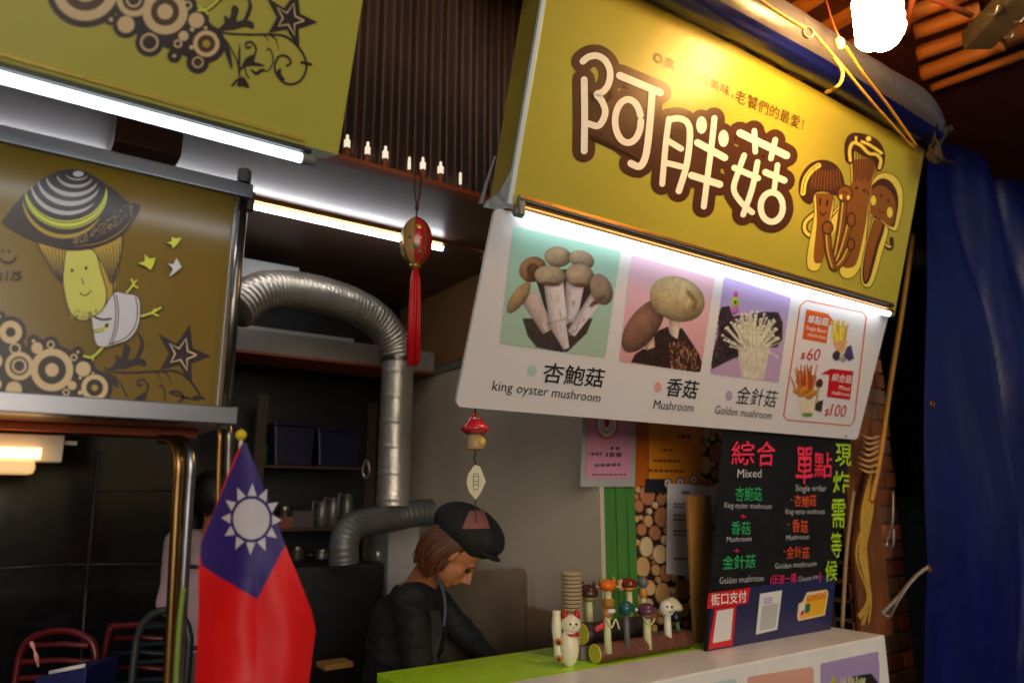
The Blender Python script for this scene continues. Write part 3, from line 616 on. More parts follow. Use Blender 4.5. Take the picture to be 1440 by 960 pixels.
text('綜合菇', MN, C6(714, 602), C6(808, 614), 12, m_white, mn, bold=.01); text('Mixed', MN, C6(750, 640), C6(800, 648), 6, m_white, mn); text('mushroom', MN, C6(716, 664), C6(800, 676), 6, m_white, mn)
text('$', MN, C6(680, 766), C6(700, 768), 10, m_red, mn); text('100', MN, C6(706, 768), C6(780, 776), 18, m_red, mn)
# printed snacks in the price frame
cv = Canvas(MN, 1160, 448, 1206, 518, 1.0); cv.A[:] = 1; k = 3.428
cv.C[:] = np.array(lin((222, 219, 222))); bgmask = cv.C.copy()
for i in range(60):
    a_ = random.gauss(0, .35); L_ = random.uniform(10, 36); x, y = 1180 + a_ * 16, 484 - L_; cv.stem((1180 + a_ * 8, 486), (x, y), 1.4, 1.0, random.choice([(240, 214, 70), (230, 196, 50), (214, 160, 60), (246, 230, 120)]))
cv.poly([(1171, 480), (1192, 478), (1186, 496), (1176, 496)], (222, 170, 110), .2); cv.dome((1176, 500), 6, 7, 0, (70, 60, 80)); cv.dome((1185, 503), 5, 6, 0, (200, 196, 170)); cv.poly([(1190, 488), (1197, 484), (1201, 504), (1193, 508), (1186, 500)], (74, 66, 116), .2)
cv.A = (np.abs(cv.C - bgmask).sum(2) > .02).astype(float); cv.build('fries_picture', mn, m_photo, .0012)
cv = Canvas(MN, 1112, 508, 1164, 588, 1.0); cv.A[:] = 1; cv.C[:] = np.array(lin((222, 219, 222)))
for i in range(70):
    a_ = random.gauss(0, .3); L_ = random.uniform(8, 40); cv.stem((1133 + a_ * 14, 552), (1132 + a_ * 26, 552 - L_), 1.5, 1.0, random.choice([(214, 110, 50), (190, 84, 40), (226, 140, 70), (150, 70, 40)]))
cv.poly([(1122, 562), (1147, 562), (1143, 582), (1127, 582)], (226, 214, 180), .05); cv.dome((1135, 583), 8, 3, 0, (110, 160, 60), lo=.7)
for c, r in [((1126, 553), 6), ((1137, 555), 7), ((1132, 548), 6), ((1145, 552), 5), ((1119, 549), 5)]: cv.dome(c, r, r * .9, 0, (224, 150, 60), lo=.4)
cv.dome((1152, 539), 5, 7, .3, (96, 56, 40)); cv.poly([(1147, 564), (1158, 562), (1155, 580), (1145, 576)], (60, 52, 44), .3); cv.stem((1151, 545), (1148, 565), 2, 2, (196, 180, 140))
cv.A = (np.abs(cv.C - np.array(lin((222, 219, 222)))).sum(2) > .02).astype(float); cv.build('mixed_cup_picture', mn, m_photo, .0012)

# ------------------------------------------------------------ left steel frame with the character panel
YL = 1.9; LP = PL((0, YL, 1.74), (0, 0, 1))
lf = thing('display_frame', (0, YL, 0), 'steel framed olive panel with a hand drawn mushroom in shorts, on steel legs', 'display frame')
X0 = -1.4
def barY(mb, pts, y0, y1): return mb.prism([V(p.x, y0, p.z) for p in pts], V(0, y1 - y0, 0))
zt0 = (onY(0, 204, YL).z + onY(350, 278, YL).z) / 2; zt1 = (onY(0, 178, YL).z + onY(332, 257, YL).z) / 2
zb1 = (onY(0, 552, YL).z + onY(325, 572, YL).z) / 2; zb0 = (onY(0, 581, YL).z + onY(333, 597, YL).z) / 2; xr = onY(352, 270, YL).x; xq = onY(330, 560, YL).x
MB().box((X0, YL - .015, zt0), (xr + .004, YL + .03, zt1)).build('top_rail', m_frame, lf, bevel=.003)
MB().box((X0, YL - .022, zb0), (xq + .006, YL + .04, zb1)).build('bottom_rail', m_steel, lf, bevel=.003)
MB().box((X0, YL, zb1 - .002), (xr - .012, YL + .006, zt0 + .002)).build('panel', m_panel, lf)
px_ = onY(344, 262, YL).x
MB().cyl(V(px_, YL + .012, zb0 - .01), V(px_, YL + .012, onY(346, 238, YL).z), .0155, n=20).build('post', m_steel2, lf, smooth=True)
MB().lathe([(.0185, 0), (.0185, .035), (.015, .038)], V(px_, YL + .012, onY(346, 238, YL).z - .036), n=20).build('post_cap', M('worn_grey_cap', (110, 110, 104), rough=.5), lf)
MB().box((px_ + .012, YL - .0, onY(356, 295, YL).z), (px_ + .03, YL + .03, onY(356, 270, YL).z)).build('bracket', m_steel2, lf, bevel=.002)
MB().box((px_ - .024, YL - .010, zb1 + .001), (px_ - .015, YL - .002, zt0 - .001)).build('side_trim', m_steel2, lf, bevel=.001)
MB().cyl(V(px_ - .012, YL - .012, onY(345, 420, YL).z), V(px_ - .012, YL - .012, onY(345, 300, YL).z), .003, n=8).build('latch_rod', m_alu, lf, smooth=True)
# shelf board under the panel
MB().box((X0, YL + .045, zb0 + .002), (xq - .005, YL + .62, zb0 + .02)).build('shelf', M('copper_brown_board', (132, 86, 52), rough=.35, var=.25, scale=6, stretch=(.5, 5, 5)), lf)
MB().box((X0, YL + .2, zb0 - .02), (xq - .04, YL + .225, zb0)).build('shelf_batten', m_ora, lf, bevel=.002)
# legs: pairs of bent tubes
for (xa, ya, xb, yb, rr, mt) in [(252, 640, 236, 960, .0125, M('warm_lit_steel', (150, 118, 72), rough=.3, metal=1, var=.2, scale=5)), (269, 640, 250, 960, .0125, m_steel), (309, 600, 300, 960, .0055, m_brass), (322, 600, 318, 960, .012, m_steel2)]:  # gold tint in leg tubes stands for warm lamp light on steel
    p = onY(xa, ya, YL + .05); q = onY(xb, yb, YL + .05); d = (q - p).normalized(); e = q + d * (q.z / abs(d.z) - .01)
    MB().tube(smoothpath([p + V(-.03, .1, .045), p + V(-.012, .04, .035), p + V(0, 0, -.01), p + d * .12, q, e], 5), rr, 14).build('leg', mt, lf, smooth=True)
gc = MB().tube(smoothpath([onY(258, 826, 1.80), onY(252, 880, 1.80), onY(247, 970, 1.80), onY(244, 1100, 1.80)]), .0055, 8)
gc.build('cane', M('green_cane', (120, 150, 60), rough=.5), label='thin green cane leaning beside the steel legs left of the flag', cat='cane', smooth=True)
# character print
C3 = lambda x, y: (x / 4, 400 + y / 4); CU = lambda x, y: (x / 4, 200 + y / 4)
a = Art(LP, YL * 0 + .001, CU)
D = m_dark
hair = [(205, 570), (250, 640), (330, 760), (365, 960), (400, 1000), (380, 850), (362, 700), (372, 612)]
a.poly(m_gold, [(210, 570), (690, 530), (680, 640), (645, 820), (600, 930), (400, 990), (360, 780), (300, 740)], smooth=0)
a.stroke(D, [(212, 575), (300, 735), (350, 790)], 9); a.stroke(D, [(688, 530), (680, 640), (640, 760), (638, 860)], 9)
for i in range(6): a.stroke(D, [(240 + i * 22, 590), (290 + i * 12, 700), (350 + i * 3, 790 + i * 8)], 7, taper=2)
for i in range(8): a.stroke(D, [(530 + i * 20, 610 - i * 8), (585 + i * 12, 700), (620 + i * 3, 800)], 7, taper=2)
face = [(372, 612), (362, 700), (358, 790), (375, 890), (400, 960), (440, 995), (500, 995), (560, 960), (592, 900), (594, 830), (565, 730), (520, 608)]
a.stroke(D, face, 14, smooth=4, closed=True); a.poly(M('print_lime_face', (208, 206, 92), rough=.3), face, smooth=4)
a.circ(D, (405, 722), 8, 11); a.circ(D, (484, 708), 8, 11); a.stroke(D, [(461, 765), (468, 798)], 6, 0); a.stroke(D, [(450, 850), (480, 863), (512, 838)], 7)
for i in range(34):
    x = 408 + random.random() * 170; y = 945 + random.random() * 45 - abs(x - 490) * .1; a.stroke(D, [(x, y), (x + random.uniform(-8, 8), y + 12)], 4, 0)
cap = [(8, 452), (60, 380), (130, 300), (200, 240), (270, 190), (370, 155), (480, 165), (560, 215), (650, 275), (720, 335), (790, 362), (745, 450), (680, 530), (560, 588), (420, 612), (300, 592), (180, 552), (80, 502)]
a.poly(D, cap, smooth=3)
m_lav = M('print_lavender', (184, 184, 184), rough=.3)
def crescent(mt, c, rx, ry, a0, a1, w_, rot=.08):
    n = 22; out = []; inn = []
    for i in range(n + 1):
        t_ = i / n; A = math.radians(a0 + (a1 - a0) * t_); h = w_ * math.sin(math.pi * min(1, t_ * 1.02)) ** .6
        for r_, L_ in ((1, out), (0, inn)):
            ex = rx + (h / 2 if r_ else -h / 2); ey = ry + (h / 2 if r_ else -h / 2); x = ex * math.cos(A); y = ey * math.sin(A); L_.append((c[0] + x * math.cos(rot) - y * math.sin(rot), c[1] + x * math.sin(rot) + y * math.cos(rot)))
    a.poly(mt, out + inn[::-1])
a.circ(m_lil, (440, 180), 30, 16)
crescent(m_lav, (430, 182), 60, 30, 170, 0, 9)
crescent(m_lav, (420, 188), 100, 62, 172, 8, 18); crescent(m_lav, (405, 198), 145, 98, 172, 10, 25); crescent(m_lav, (390, 212), 176, 135, 172, 14, 27); crescent(m_lav, (375, 236), 200, 164, 172, 34, 24)
crescent(m_lime, (370, 266), 228, 200, 170, -8, 46); crescent(m_gold, (362, 300), 236, 232, 170, 26, 22)
crescent(D, (370, 262), 224, 192, 168, 0, 6); crescent(D, (370, 272), 230, 209, 168, 0, 6)
m_tick = M('print_tick', (150, 130, 90), rough=.3)
for i in range(150):
    t_ = random.random(); u = random.random(); x = 400 + 340 * t_; y = 560 - 190 * t_ ** 1.5 + (u - .5) * (30 + 90 * t_ * (1 - t_ * .4))
    a.stroke(m_tick, [(x, y), (x + random.uniform(4, 12), y - random.uniform(4, 12))], 3.4, 0)
a.stroke(m_gold, [(420, 592), (560, 570), (680, 505), (750, 415)], 5, taper=2)
# shorts body
a.stroke(D, [(700, 860), (745, 805), (740, 770)], 20); a.stroke(m_lime, [(700, 860), (745, 805), (738, 772)], 11); a.stroke(m_lime, [(745, 805), (772, 820)], 10); a.stroke(m_lime, [(745, 805), (765, 780)], 10)
a.stroke(D, [(790, 980), (850, 962), (905, 930)], 22); a.stroke(m_lime, [(790, 980), (850, 962), (902, 932)], 12); a.stroke(m_lime, [(850, 962), (888, 978)], 10); a.stroke(m_lime, [(850, 962), (870, 940)], 9)
a.stroke(D, [(580, 1152), (520, 1208), (470, 1205)], 22); a.stroke(m_lime, [(582, 1150), (520, 1208), (472, 1204)], 13); a.stroke(m_lime, [(520, 1205), (520, 1225)], 11)
body = [(515, 990), (575, 950), (640, 852), (700, 856), (770, 872), (785, 940), (772, 1040), (720, 1110), (650, 1135), (600, 1150), (545, 1142), (525, 1070)]
a.stroke(D, body, 10, smooth=3, closed=True); a.poly(m_lil, body, smooth=3)
for pts in ([(638, 860), (650, 950), (640, 1060), (610, 1145)], [(652, 862), (664, 950), (656, 1050), (628, 1140)], [(760, 875), (772, 950), (755, 1040), (700, 1105), (620, 1135)]): a.stroke(D, pts, 6)
a.stroke(D, [(530, 985), (575, 1000), (622, 995)], 12); a.stroke(D, [(530, 1066), (575, 1056), (600, 1030)], 20); a.stroke(m_lime, [(530, 1066), (575, 1055), (585, 1030)], 11); a.stroke(m_lime, [(575, 1055), (605, 1048)], 10)
for pts, mt in [([(775, 685), (812, 672), (812, 632), (838, 658), (874, 652), (862, 690), (846, 722), (815, 700)], m_lime), ([(932, 568), (965, 560), (960, 535), (985, 545), (1020, 540), (1000, 570), (970, 602), (962, 578)], m_lime), ([(940, 685), (972, 690), (990, 655), (1020, 705), (985, 735), (948, 762), (970, 715)], m_lil)]:
    a.stroke(D, pts, 8, smooth=0, closed=True); a.poly(mt, pts)
a.circ(D, (14, 612), 6); a.circ(D, (50, 612), 6); a.stroke(D, [(-10, 645), (15, 668), (50, 678), (78, 662), (88, 645)], 8)
a.stroke(D, arc(-14, 752, 20, 22, 0, 360, 12), 8); a.stroke(D, [(40, 725), (34, 775)], 8, 0); a.stroke(D, [(72, 735), (82, 730), (62, 772)], 8, 0); a.stroke(D, [(84, 738), (115, 730), (98, 750), (118, 762), (82, 776)], 8)
# circle cluster
OFF = 800
ring3 = [((60, 268), [(64, 'c'), (28, 'd')]), ((0, 180), [(6, 'c')]), ((85, 360), [(32, 'c'), (22, 'd')]), ((108, 458), [(80, 'c'), (54, 'd'), (42, 'c'), (30, 'd')]), ((292, 480), [(120, 'c'), (80, 'd'), (38, 'c')]), ((78, 590), [(45, 'c')]), ((208, 357), [(32, 'c')]), ((285, 338), [(22, 'c'), (14, 'd')]),
         ((188, 318), [(10, 'c')]), ((415, 410), [(20, 'c'), (12, 'd')]), ((438, 380), [(8, 'c')]), ((468, 475), [(42, 'c')]), ((405, 567), [(25, 'c')]), ((372, 606), [(20, 'c'), (12, 'd')]), ((450, 525), [(9, 'c')]), ((450, 608), [(12, 'c')]), ((522, 498), [(7, 'c')]), ((532, 580), [(75, 'c'), (48, 'd'), (18, 'g')]), ((-25, 430), [(40, 'c')]), ((-20, 560), [(30, 'c')])]
b3 = Art(LP, .0011, C3)
for c, rr in ring3: b3.circ(D, c, rr[0][0] + 26)
b3.poly(D, [(-60, 330), (60, 330), (200, 360), (440, 420), (560, 520), (600, 600), (560, 612), (-60, 600)])
for c, rr in ring3:
    for r_, t_ in rr: b3.circ({'c': m_cream, 'd': D, 'g': m_gold}[t_], c, r_)
def T3(x, y):  # same scrollwork as on the sign, cut off by the rail
    return (590 + (x - 300) * 4.05, 470 + (y - 40) * 4.0 + (x - 300) * -.25)
class Clip(Art):
    def poly(s, mat, pts, smooth=0, raw=False):
        lim = lambda p: (p[0], min(p[1], 612 + p[0] * .052)); Art.poly(s, mat, [lim(p) for p in pts], smooth, raw)
    def stroke(s, mat, pts, wd, smooth=4, closed=False, taper=False):
        n = len(pts); q = [p for p in pts if p[1] < 606 + p[0] * .052]
        if len(q) >= 2: Art.stroke(s, mat, q, wd, smooth, closed and len(q) == n, taper)
c3 = Clip(LP, .0011, C3); scroll(c3, T3, D, 4)
a.build('character_artwork', lf); b3.build('circles_artwork', lf); c3.build('scroll_artwork', lf)
# warm lamp under the shelf
wl = thing('warm_lamp', (-.1, 2.1, 1.6), 'warm lit lamp fixture hung below the steel display frame at left edge', 'lamp')
Yw = 2.12; g0 = onY(92, 612, Yw); g1 = onY(88, 650, Yw)
MB().box((-1.2, Yw, g1.z), (g0.x, Yw + .07, g0.z)).build('housing', m_plast, wl, bevel=.004)
MB().box((g0.x + .001, Yw + .02, g0.z - .022), (onY(110, 620, Yw).x, Yw + .04, g0.z - .012)).build('clip', m_plast, wl)
z0 = onY(56, 630, Yw).z; z1 = onY(56, 646, Yw).z; z2 = onY(48, 667, Yw).z
MB().cyl(V(-1.1, Yw - .02, (z0 + z1) / 2), V(onY(57, 640, Yw).x, Yw - .02, (z0 + z1) / 2), (z0 - z1) / 2, n=14).build('tube', m_warm, wl, smooth=True)
MB().box((-1.1, Yw - .045, z2), (onY(50, 650, Yw).x, Yw + .055, z1 - .004)).build('diffuser', m_diff, wl, bevel=.012)

# ------------------------------------------------------------ bulb, rolled tarpaulin, ropes, roof poles
pb = at(1237, 38, 2.0)
bl = thing('spiral_bulb', pb + V(0, 0, .1), 'bright warm white spiral bulb hanging over the yellow sign', 'lamp')
B_ = MB(); pts = []; rs = .052
for i in range(150):
    t_ = i / 149; z = .11 - .17 * t_; R_ = rs * (1 if t_ < .82 else max(.12, 1 - ((t_ - .82) / .18) ** 2)); an = t_ * 2 * math.pi * 5.2
    pts.append(pb + V(R_ * math.cos(an), R_ * math.sin(an), z))
B_.tube(pts, .0225, 8); B_.build('spiral_tube', m_bulb, bl, smooth=True)
MB().lathe([(.045, 0), (.05, .01), (.05, .05), (.028, .07), (.028, .12)], pb + V(0, 0, .135), n=20).build('ballast', m_plast, bl, smooth=False)
MB().tube(smoothpath([pb + V(0, 0, .25), pb + V(.01, 0, .4), pb + V(-.02, .05, .75)]), .005, 8).build('cord', m_black, bl, smooth=True)
# rolled tarpaulin above the sign
rl = thing('rolled_tarpaulin', (2.2, 1.3, 3.2), 'rolled blue grey tarpaulin lying along the top edge of the main yellow sign', 'tarpaulin')
cy, cz, RR = 1.30, 3.135, .092
xe = onY(1312, 170, cy).x
def rollf(u, v):
    x = -.6 + (xe + .6) * u; a_ = 2 * math.pi * v; k_ = noise.noise(V(x * 2.2, math.cos(a_) * 1.5, math.sin(a_) * 1.5)); k2 = noise.noise(V(x * 9, math.cos(a_) * 3, math.sin(a_) * 3))
    e = 1 + .09 * k_ + .03 * k2 + .02 * math.sin(3 * a_ + x * 2)
    if u > .93: e *= 1 - .45 * ((u - .93) / .07) ** 2
    return V(x, cy + RR * e * math.cos(a_), cz + RR * e * math.sin(a_) - .02 * math.sin(x * 2))
MB().grid(rollf, 150, 40).build('roll', m_tarp2, rl, smooth=True)
def flapf(u, v):
    x = -.6 + (xe + .55) * u; a_ = math.pi * (1.50 - .22 * v); e = 1.05 + .05 * noise.noise(V(x * 3, v * 3, 5)); return V(x, cy + RR * e * math.cos(a_), cz + RR * e * math.sin(a_) - .02 * math.sin(x * 2))
MB().grid(flapf, 120, 10).build('blue_underside', m_tarp, rl, smooth=True)
MB().tube([V(-.6 + (xe + .4) * i / 60, cy + .01 + .012 * math.sin(i * .7), cz + .085 + .012 * noise.noise(V(i * .5, 0, 0))) for i in range(61)], [.034 + .008 * noise.noise(V(i * .9, 3, 0)) for i in range(61)], 14).build('inner_roll', m_tarp, rl, smooth=True)
MB().grid(lambda u, v: V(xe - .12 + .16 * u + .02 * math.sin(v * 9), cy - .06 + .12 * u * math.sin(v * 3), cz - .02 - .16 * v + .05 * noise.noise(V(u * 4, v * 4, 3))), 12, 16).build('loose_end', m_tarp2, rl, smooth=True)
YR = 1.13
def rope(pts, r, label, m=m_rope, Y=YR, cat='rope', n=8, nm='rope'):
    P_ = [onY(x, y, Y + dy) for x, y, dy in pts]; return MB().tube(smoothpath(P_, 8), r, n).build(nm, m, label=label, cat=cat, smooth=True)
rope([(1040, -25, 0), (1072, 2, 0), (1105, 24, 0), (1132, 40, 0)], .0055, 'upper yellow rope running along the tarpaulin roll to the grey ring')
rope([(1142, 44, 0), (1180, 88, .02), (1230, 148, .06), (1286, 210, .12)], .0048, 'yellow rope stretched from the grey ring down to the sign corner')
rope([(1189, 66, 0), (1215, 105, .03), (1250, 150, .08), (1289, 206, .12)], .0052, 'second taut yellow rope from the plastic clamp down to the sign corner')
rope([(1172, 82, .0), (1184, 100, -.02), (1182, 116, -.02), (1172, 126, .0), (1162, 130, .05)], .0062, 'short curved end of yellow rope hooked under the tarpaulin roll')
cring = onY(1136, 46, YR); MB().tube([cring + (RT * math.cos(t_ / 14 * 2 * math.pi) * .8 + UP * math.sin(t_ / 14 * 2 * math.pi)) * .019 for t_ in range(15)], .005, 8, cap=False).build('ring', M('cream_ring', (190, 160, 120), rough=.45), label='small ring joining the yellow ropes on the tarpaulin roll', cat='ring', smooth=True)
cl = onY(1181, 62, YR - .01); MB().ell(cl, (.017, .010, .021), [RT, FH, UP], 14, 10, lambda d: 1 + .25 * max(0, d[2])).build('clamp', M('cream_clamp', (176, 140, 96), rough=.45, bump=.3), label='cream plastic tarpaulin clamp gripping the second rope', cat='clamp', smooth=True)
MB().tube(smoothpath([onY(1179, 52, YR), onY(1170, 30, YR + .05), onY(1160, -5, YR + .1)]), .004, 6).build('cord', m_ora, label='thin orange cord rising from the cream clamp', cat='cord', smooth=True)
# roof: round poles running back over the lane, lit by the bulb
rf = thing('pole_roof', (3.9, 1.2, 3.5), 'roof of round orange wooden poles lit by the bulb at top right', 'roof')
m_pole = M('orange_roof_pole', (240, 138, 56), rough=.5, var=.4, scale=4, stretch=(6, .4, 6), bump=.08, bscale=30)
ZR = 3.72
def polep(x0, y0, x1, y1, r, z=ZR):
    p = onZ(x0, y0, z); q = onZ(x1, y1, z); d = (q - p); return p, q, d
poles = [((1296, 104), (1412, 60), .040), ((1310, 124), (1480, 62), .022), ((1290, 76), (1400, 38), .036), ((1286, 46), (1378, 14), .036), ((1284, 18), (1360, -10), .036), ((1330, 92), (1344, 87), .012), ((1372, 38), (1440, -10), .045), ((1412, 56), (1500, 20), .045)]
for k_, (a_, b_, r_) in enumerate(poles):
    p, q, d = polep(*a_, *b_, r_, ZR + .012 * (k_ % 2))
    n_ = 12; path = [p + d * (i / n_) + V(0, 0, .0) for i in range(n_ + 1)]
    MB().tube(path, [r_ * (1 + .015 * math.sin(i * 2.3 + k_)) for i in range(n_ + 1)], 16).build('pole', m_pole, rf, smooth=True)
p = onZ(1222, 105, 3.6); q = onZ(1236, -30, 3.6)
MB().box((1.2, .9, ZR + .075), (13, 3.29, ZR + .10)).build('board', M('dark_orange_roof_board', (96, 46, 22), rough=.6, var=.4, scale=4, stretch=(.4, 6, 1), bump=.1), rf)  # extended out of view to keep sky light off the corrugated wall
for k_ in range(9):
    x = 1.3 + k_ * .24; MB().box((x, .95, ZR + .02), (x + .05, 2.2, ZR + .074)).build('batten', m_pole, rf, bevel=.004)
sp = MB(); 
for k_, (a_, b_) in enumerate([((1302, -6), (1366, 22)), ((1272, 60), (1283, 0))]):
    MB().cyl(onZ(*a_, 3.5), onZ(*b_, 3.5), .012, n=10).build('strut', m_ora, rf, smooth=True)
jb = thing('junction_box', onZ(1400, 25, 3.45), 'dusty grey electrical box with hooks under the roof, top right corner', 'electrical box')
c_ = onZ(1408, 22, 3.45)
MB().obox(c_, [V(.6, .8, 0), V(-.8, .6, 0), V(0, 0, 1)], [.17, .06, .04]).build('box', M('dusty_box', (96, 88, 70), rough=.6, var=.4, scale=20), jb, bevel=.008)
for a_, b_ in (((1395, 18), (1404, 8)), ((1432, 28), (1442, 22)), ((1418, 50), (1424, 46))):
    MB().tube(smoothpath([onZ(a_[0] - 6, a_[1] + 3, 3.40), onZ(a_[0] + 4, a_[1] + 2, 3.38), onZ(*b_, 3.40)]), .006, 8).build('hook', m_alu, jb, smooth=True)
g = corr(3.4, 12.5, 1.6, 8.0, 3.0, .085, .02); g.flat = True
g.build('corrugated_wall', M('rusty_corrugated', (48, 28, 16), rough=.55, var=.45, scale=4, stretch=(3, 1, .4)), label='rust brown corrugated wall at far right behind the blue tarpaulin', cat='wall', smooth=True)
MB().box((3.3, 3.3, 0), (14, 3.35, 8)).build('wall', m_black, label='black unlit wall behind the brick pillar and tarpaulin', cat='wall')
# ------------------------------------------------------------ hanging blue tarpaulin
YT = 1.78; xlo = onY(1301, 950, YT); xhi = onY(1303, 300, YT); xlean = (xhi.x - xlo.x) / (xhi.z - xlo.z); xt0 = xlo.x - xlean * xlo.z
bt = thing('blue_tarpaulin', (xt0 + .8, YT, 0), 'blue tarpaulin hanging in folds at the right edge with two eyelets', 'tarpaulin')
zt = onY(1320, 190, YT).z
def tf(u, v):
    z = .02 + (zt - .02) * v; x = xt0 + xlean * z + 3.2 * u; f = .045 * (1 - abs(math.sin(x * 3.3 + 1.8 * noise.noise(V(x * .8, z * .6, 2)) + .25 * z))) ** 1.6 * 1.6 - .03 + .02 * math.sin(x * 11 + 2 * z) + .012 * noise.noise(V(x * 9, z * 1.5, 4)) + .05 * noise.noise(V(x * 1.6, z * 1.1, 0))
    dia = max(0, 1 - abs((x - xt0 - .28 * (2.4 - z)) / .12)) * .035
    return V(x, YT + (f - dia) * min(1, .25 + 4 * u) + .10 * u * v, z + .02 * math.sin(x * 7) * v)
tso = MB().grid(tf, 150, 90).build('sheet', m_tarp, bt, smooth=True)
m_shine = M('shiny_dark_sheet', (52, 58, 92), rough=.16, var=.3, bump=.5, bscale=9, coat=.6)
for x, y in ((1311, 568), (1306, 799)):
    c = onY(x, y, YT - .022); MB().tube([c + V(.016 * math.cos(k_ / 16 * 2 * math.pi), 0, .016 * math.sin(k_ / 16 * 2 * math.pi)) for k_ in range(17)], .005, 8, cap=False).build('eyelet', M('rusty_eyelet', (140, 84, 40), rough=.4, metal=.8), tso, smooth=True)
rope([(1305, 797, 0), (1285, 812, .03), (1262, 840, .08), (1240, 862, .14)], .0075, 'thick grey rope tying the lower tarpaulin eyelet to the brick pillar', M('grey_cotton_rope', (158, 146, 138), rough=.7, bump=.5, bscale=200), Y=YT - .05)
rope([(1298, 800, 0), (1278, 822, .03), (1262, 846, .08), (1250, 866, .14), (1238, 858, .15)], .0055, 'loose loop of the grey rope end against the bricks', M('grey_cotton_rope'), Y=YT - .05)

# ------------------------------------------------------------ brick pillar with hanging ropes
YP = 2.02; xa = onY(1190, 750, YP).x; xb = onY(1261, 700, YP).x
bp = thing('brick_pillar', ((xa + xb) / 2, YP, 0), 'painted brick pillar, orange in the lamp light, between counter and blue tarpaulin', 'pillar')
m_mort = M('old_mortar', (92, 70, 58), rough=.8, var=.3, scale=20, bump=.3)
MB().box((xa, YP + .012, 0), (xb - .012, YP + .4, 3.3)).build('core', m_mort, bp)
m_bricks = [M('brick_paint_%s' % n_, c, rough=.6, var=.6, scale=9, bump=.6, bscale=26) for n_, c in (('salmon', (158, 96, 66)), ('rust', (118, 64, 38)), ('grey', (104, 78, 62)))]
row = 0; z = .02; bwd = .21; bh = .088
while z < 3.25:
    x = xa - (.11 if row % 2 else 0)
    while x < xb - .02:
        x0 = max(x, xa); x1 = min(x + bwd - .012, xb)
        if x1 - x0 > .03: MB().box((x0, YP + random.uniform(-.004, .004), z), (x1, YP + .1, z + bh - .012)).build('brick', random.choice(m_bricks), bp, bevel=.004)
        x += bwd
    z += bh; row += 1
MB().box((onY(1196, 750, 1.99).x, 1.985, .9), (onY(1240, 750, 1.99).x, 2.006, 2.6)).build('rough_board', M('dark_stained_board', (110, 62, 28), rough=.6, var=.6, scale=5, stretch=(5, 5, .5), bump=.4, bscale=30), label='rough dark stained board fixed on the brick pillar behind the rope bundle', cat='board', bevel=.003)
# side bricks on the right face are hidden; ropes in front
rope([(1284, 330, 0), (1268, 440, 0), (1252, 540, 0), (1238, 640, 0), (1225, 705, 0)], .0125, 'straight yellow pole standing behind the menu board and rope bundle', M('yellow_pole', (170, 122, 40), rough=.5, var=.3), Y=1.90, cat='pole', nm='yellow_pole')
m_rope2 = M('old_yellow_rope', (176, 138, 44), rough=.6, var=.35, scale=80, bump=.5, bscale=220)
rb = thing('rope_bundle', onY(1220, 740, 1.92), 'bundle of yellow ropes knotted and hanging on the brick pillar', 'rope')
for k_ in range(12):
    o_ = random.uniform(-6, 6); w_ = random.uniform(-5, 5)
    P_ = [onY(1228 + o_ * .5, 655 + abs(o_), 1.93), onY(1218 + o_ + w_, 720, 1.90 + .01 * random.random()), onY(1214 + o_ * 1.1 - w_, 780, 1.90), onY(1222 + o_ * .4, 838, 1.88 + .02 * random.random()), onY(1214 + o_ * 1.5, 868 + random.uniform(-6, 14), 1.90)]
    MB().tube(smoothpath(P_, 6), random.uniform(.0045, .008), 7).build('strand', m_rope2, rb, smooth=True)
for k_ in range(7):
    P_ = [onY(1208 + 3 * math.sin(k_), 610 + k_ * 8, 1.93), onY(1222, 616 + k_ * 8, 1.88), onY(1238, 610 + k_ * 8 + 3 * math.cos(k_), 1.93)]
    MB().tube(smoothpath(P_, 5), .006, 7).build('wrap', M('pale_twine', (196, 150, 100), rough=.7, bump=.4), rb, smooth=True)
MB().tube(smoothpath([onY(1200, 690, 1.94), onY(1190, 780, 1.93), onY(1184, 884, 1.93)]), .009, 8).build('batten', M('pale_batten', (150, 118, 84), rough=.6), label='thin pale batten between the blackboard and the rope bundle', cat='batten', smooth=True)
wr = thing('wire_hook', onY(1250, 760, 2.0), 'bent wire hook stuck to the brick pillar', 'hook')
MB().tube(smoothpath([onY(1256, 690, 1.99), onY(1255, 735, 1.985), onY(1247, 765, 1.98), (onY(1256, 768, 1.98)), onY(1257, 742, 1.985)]), .004, 8).build('wire', m_alu, wr, smooth=True)

# ------------------------------------------------------------ counter
ZK = 1.0
wc = thing('white_counter', (2.2, 1.7, 0), 'white counter with mushroom picture panels on its front, below the blackboard', 'counter')
xk = onZ(1243, 892, ZK).x
MB().box((-.2, 1.7, 0.02), (xk, 1.95, ZK)).build('body', m_counter, wc, bevel=.007)
CF = PL((0, 1.7, .5), (0, 0, 1))
cv = Canvas(CF, 1150, 912, 1240, 1000); k = 1
cv.base([(1153, 931), (1236, 915), (1241, 1060), (1156, 1080)], (176, 150, 196), (160, 140, 190), 4)
cv.dome((1172, 956), 3.5, 6, 0, (206, 196, 60), lo=.6); cv.poly([(1160, 975), (1190, 960), (1200, 950), (1225, 946), (1234, 958), (1230, 1000), (1160, 1000)], (40, 34, 36), .5, 3)
for i in range(26): x = random.uniform(1186, 1214); cv.stem((x, 985), (x + random.uniform(-6, 6), random.uniform(950, 968)), 1.0, 1.2, (200, 200, 150))
cv.build('picture', wc, m_photo)
cv = Canvas(CF, 1046, 932, 1150, 1000); cv.base([(1050, 950), (1144, 936), (1147, 1080), (1052, 1100)], (226, 170, 150), (220, 150, 140), 4); cv.build('picture', wc, m_photo)
cv = Canvas(CF, 900, 940, 1040, 1000); cv.base([(905, 975), (1036, 953), (1040, 1120), (908, 1150)], (190, 214, 214), (180, 205, 200), 4); cv.build('picture', wc, m_photo)
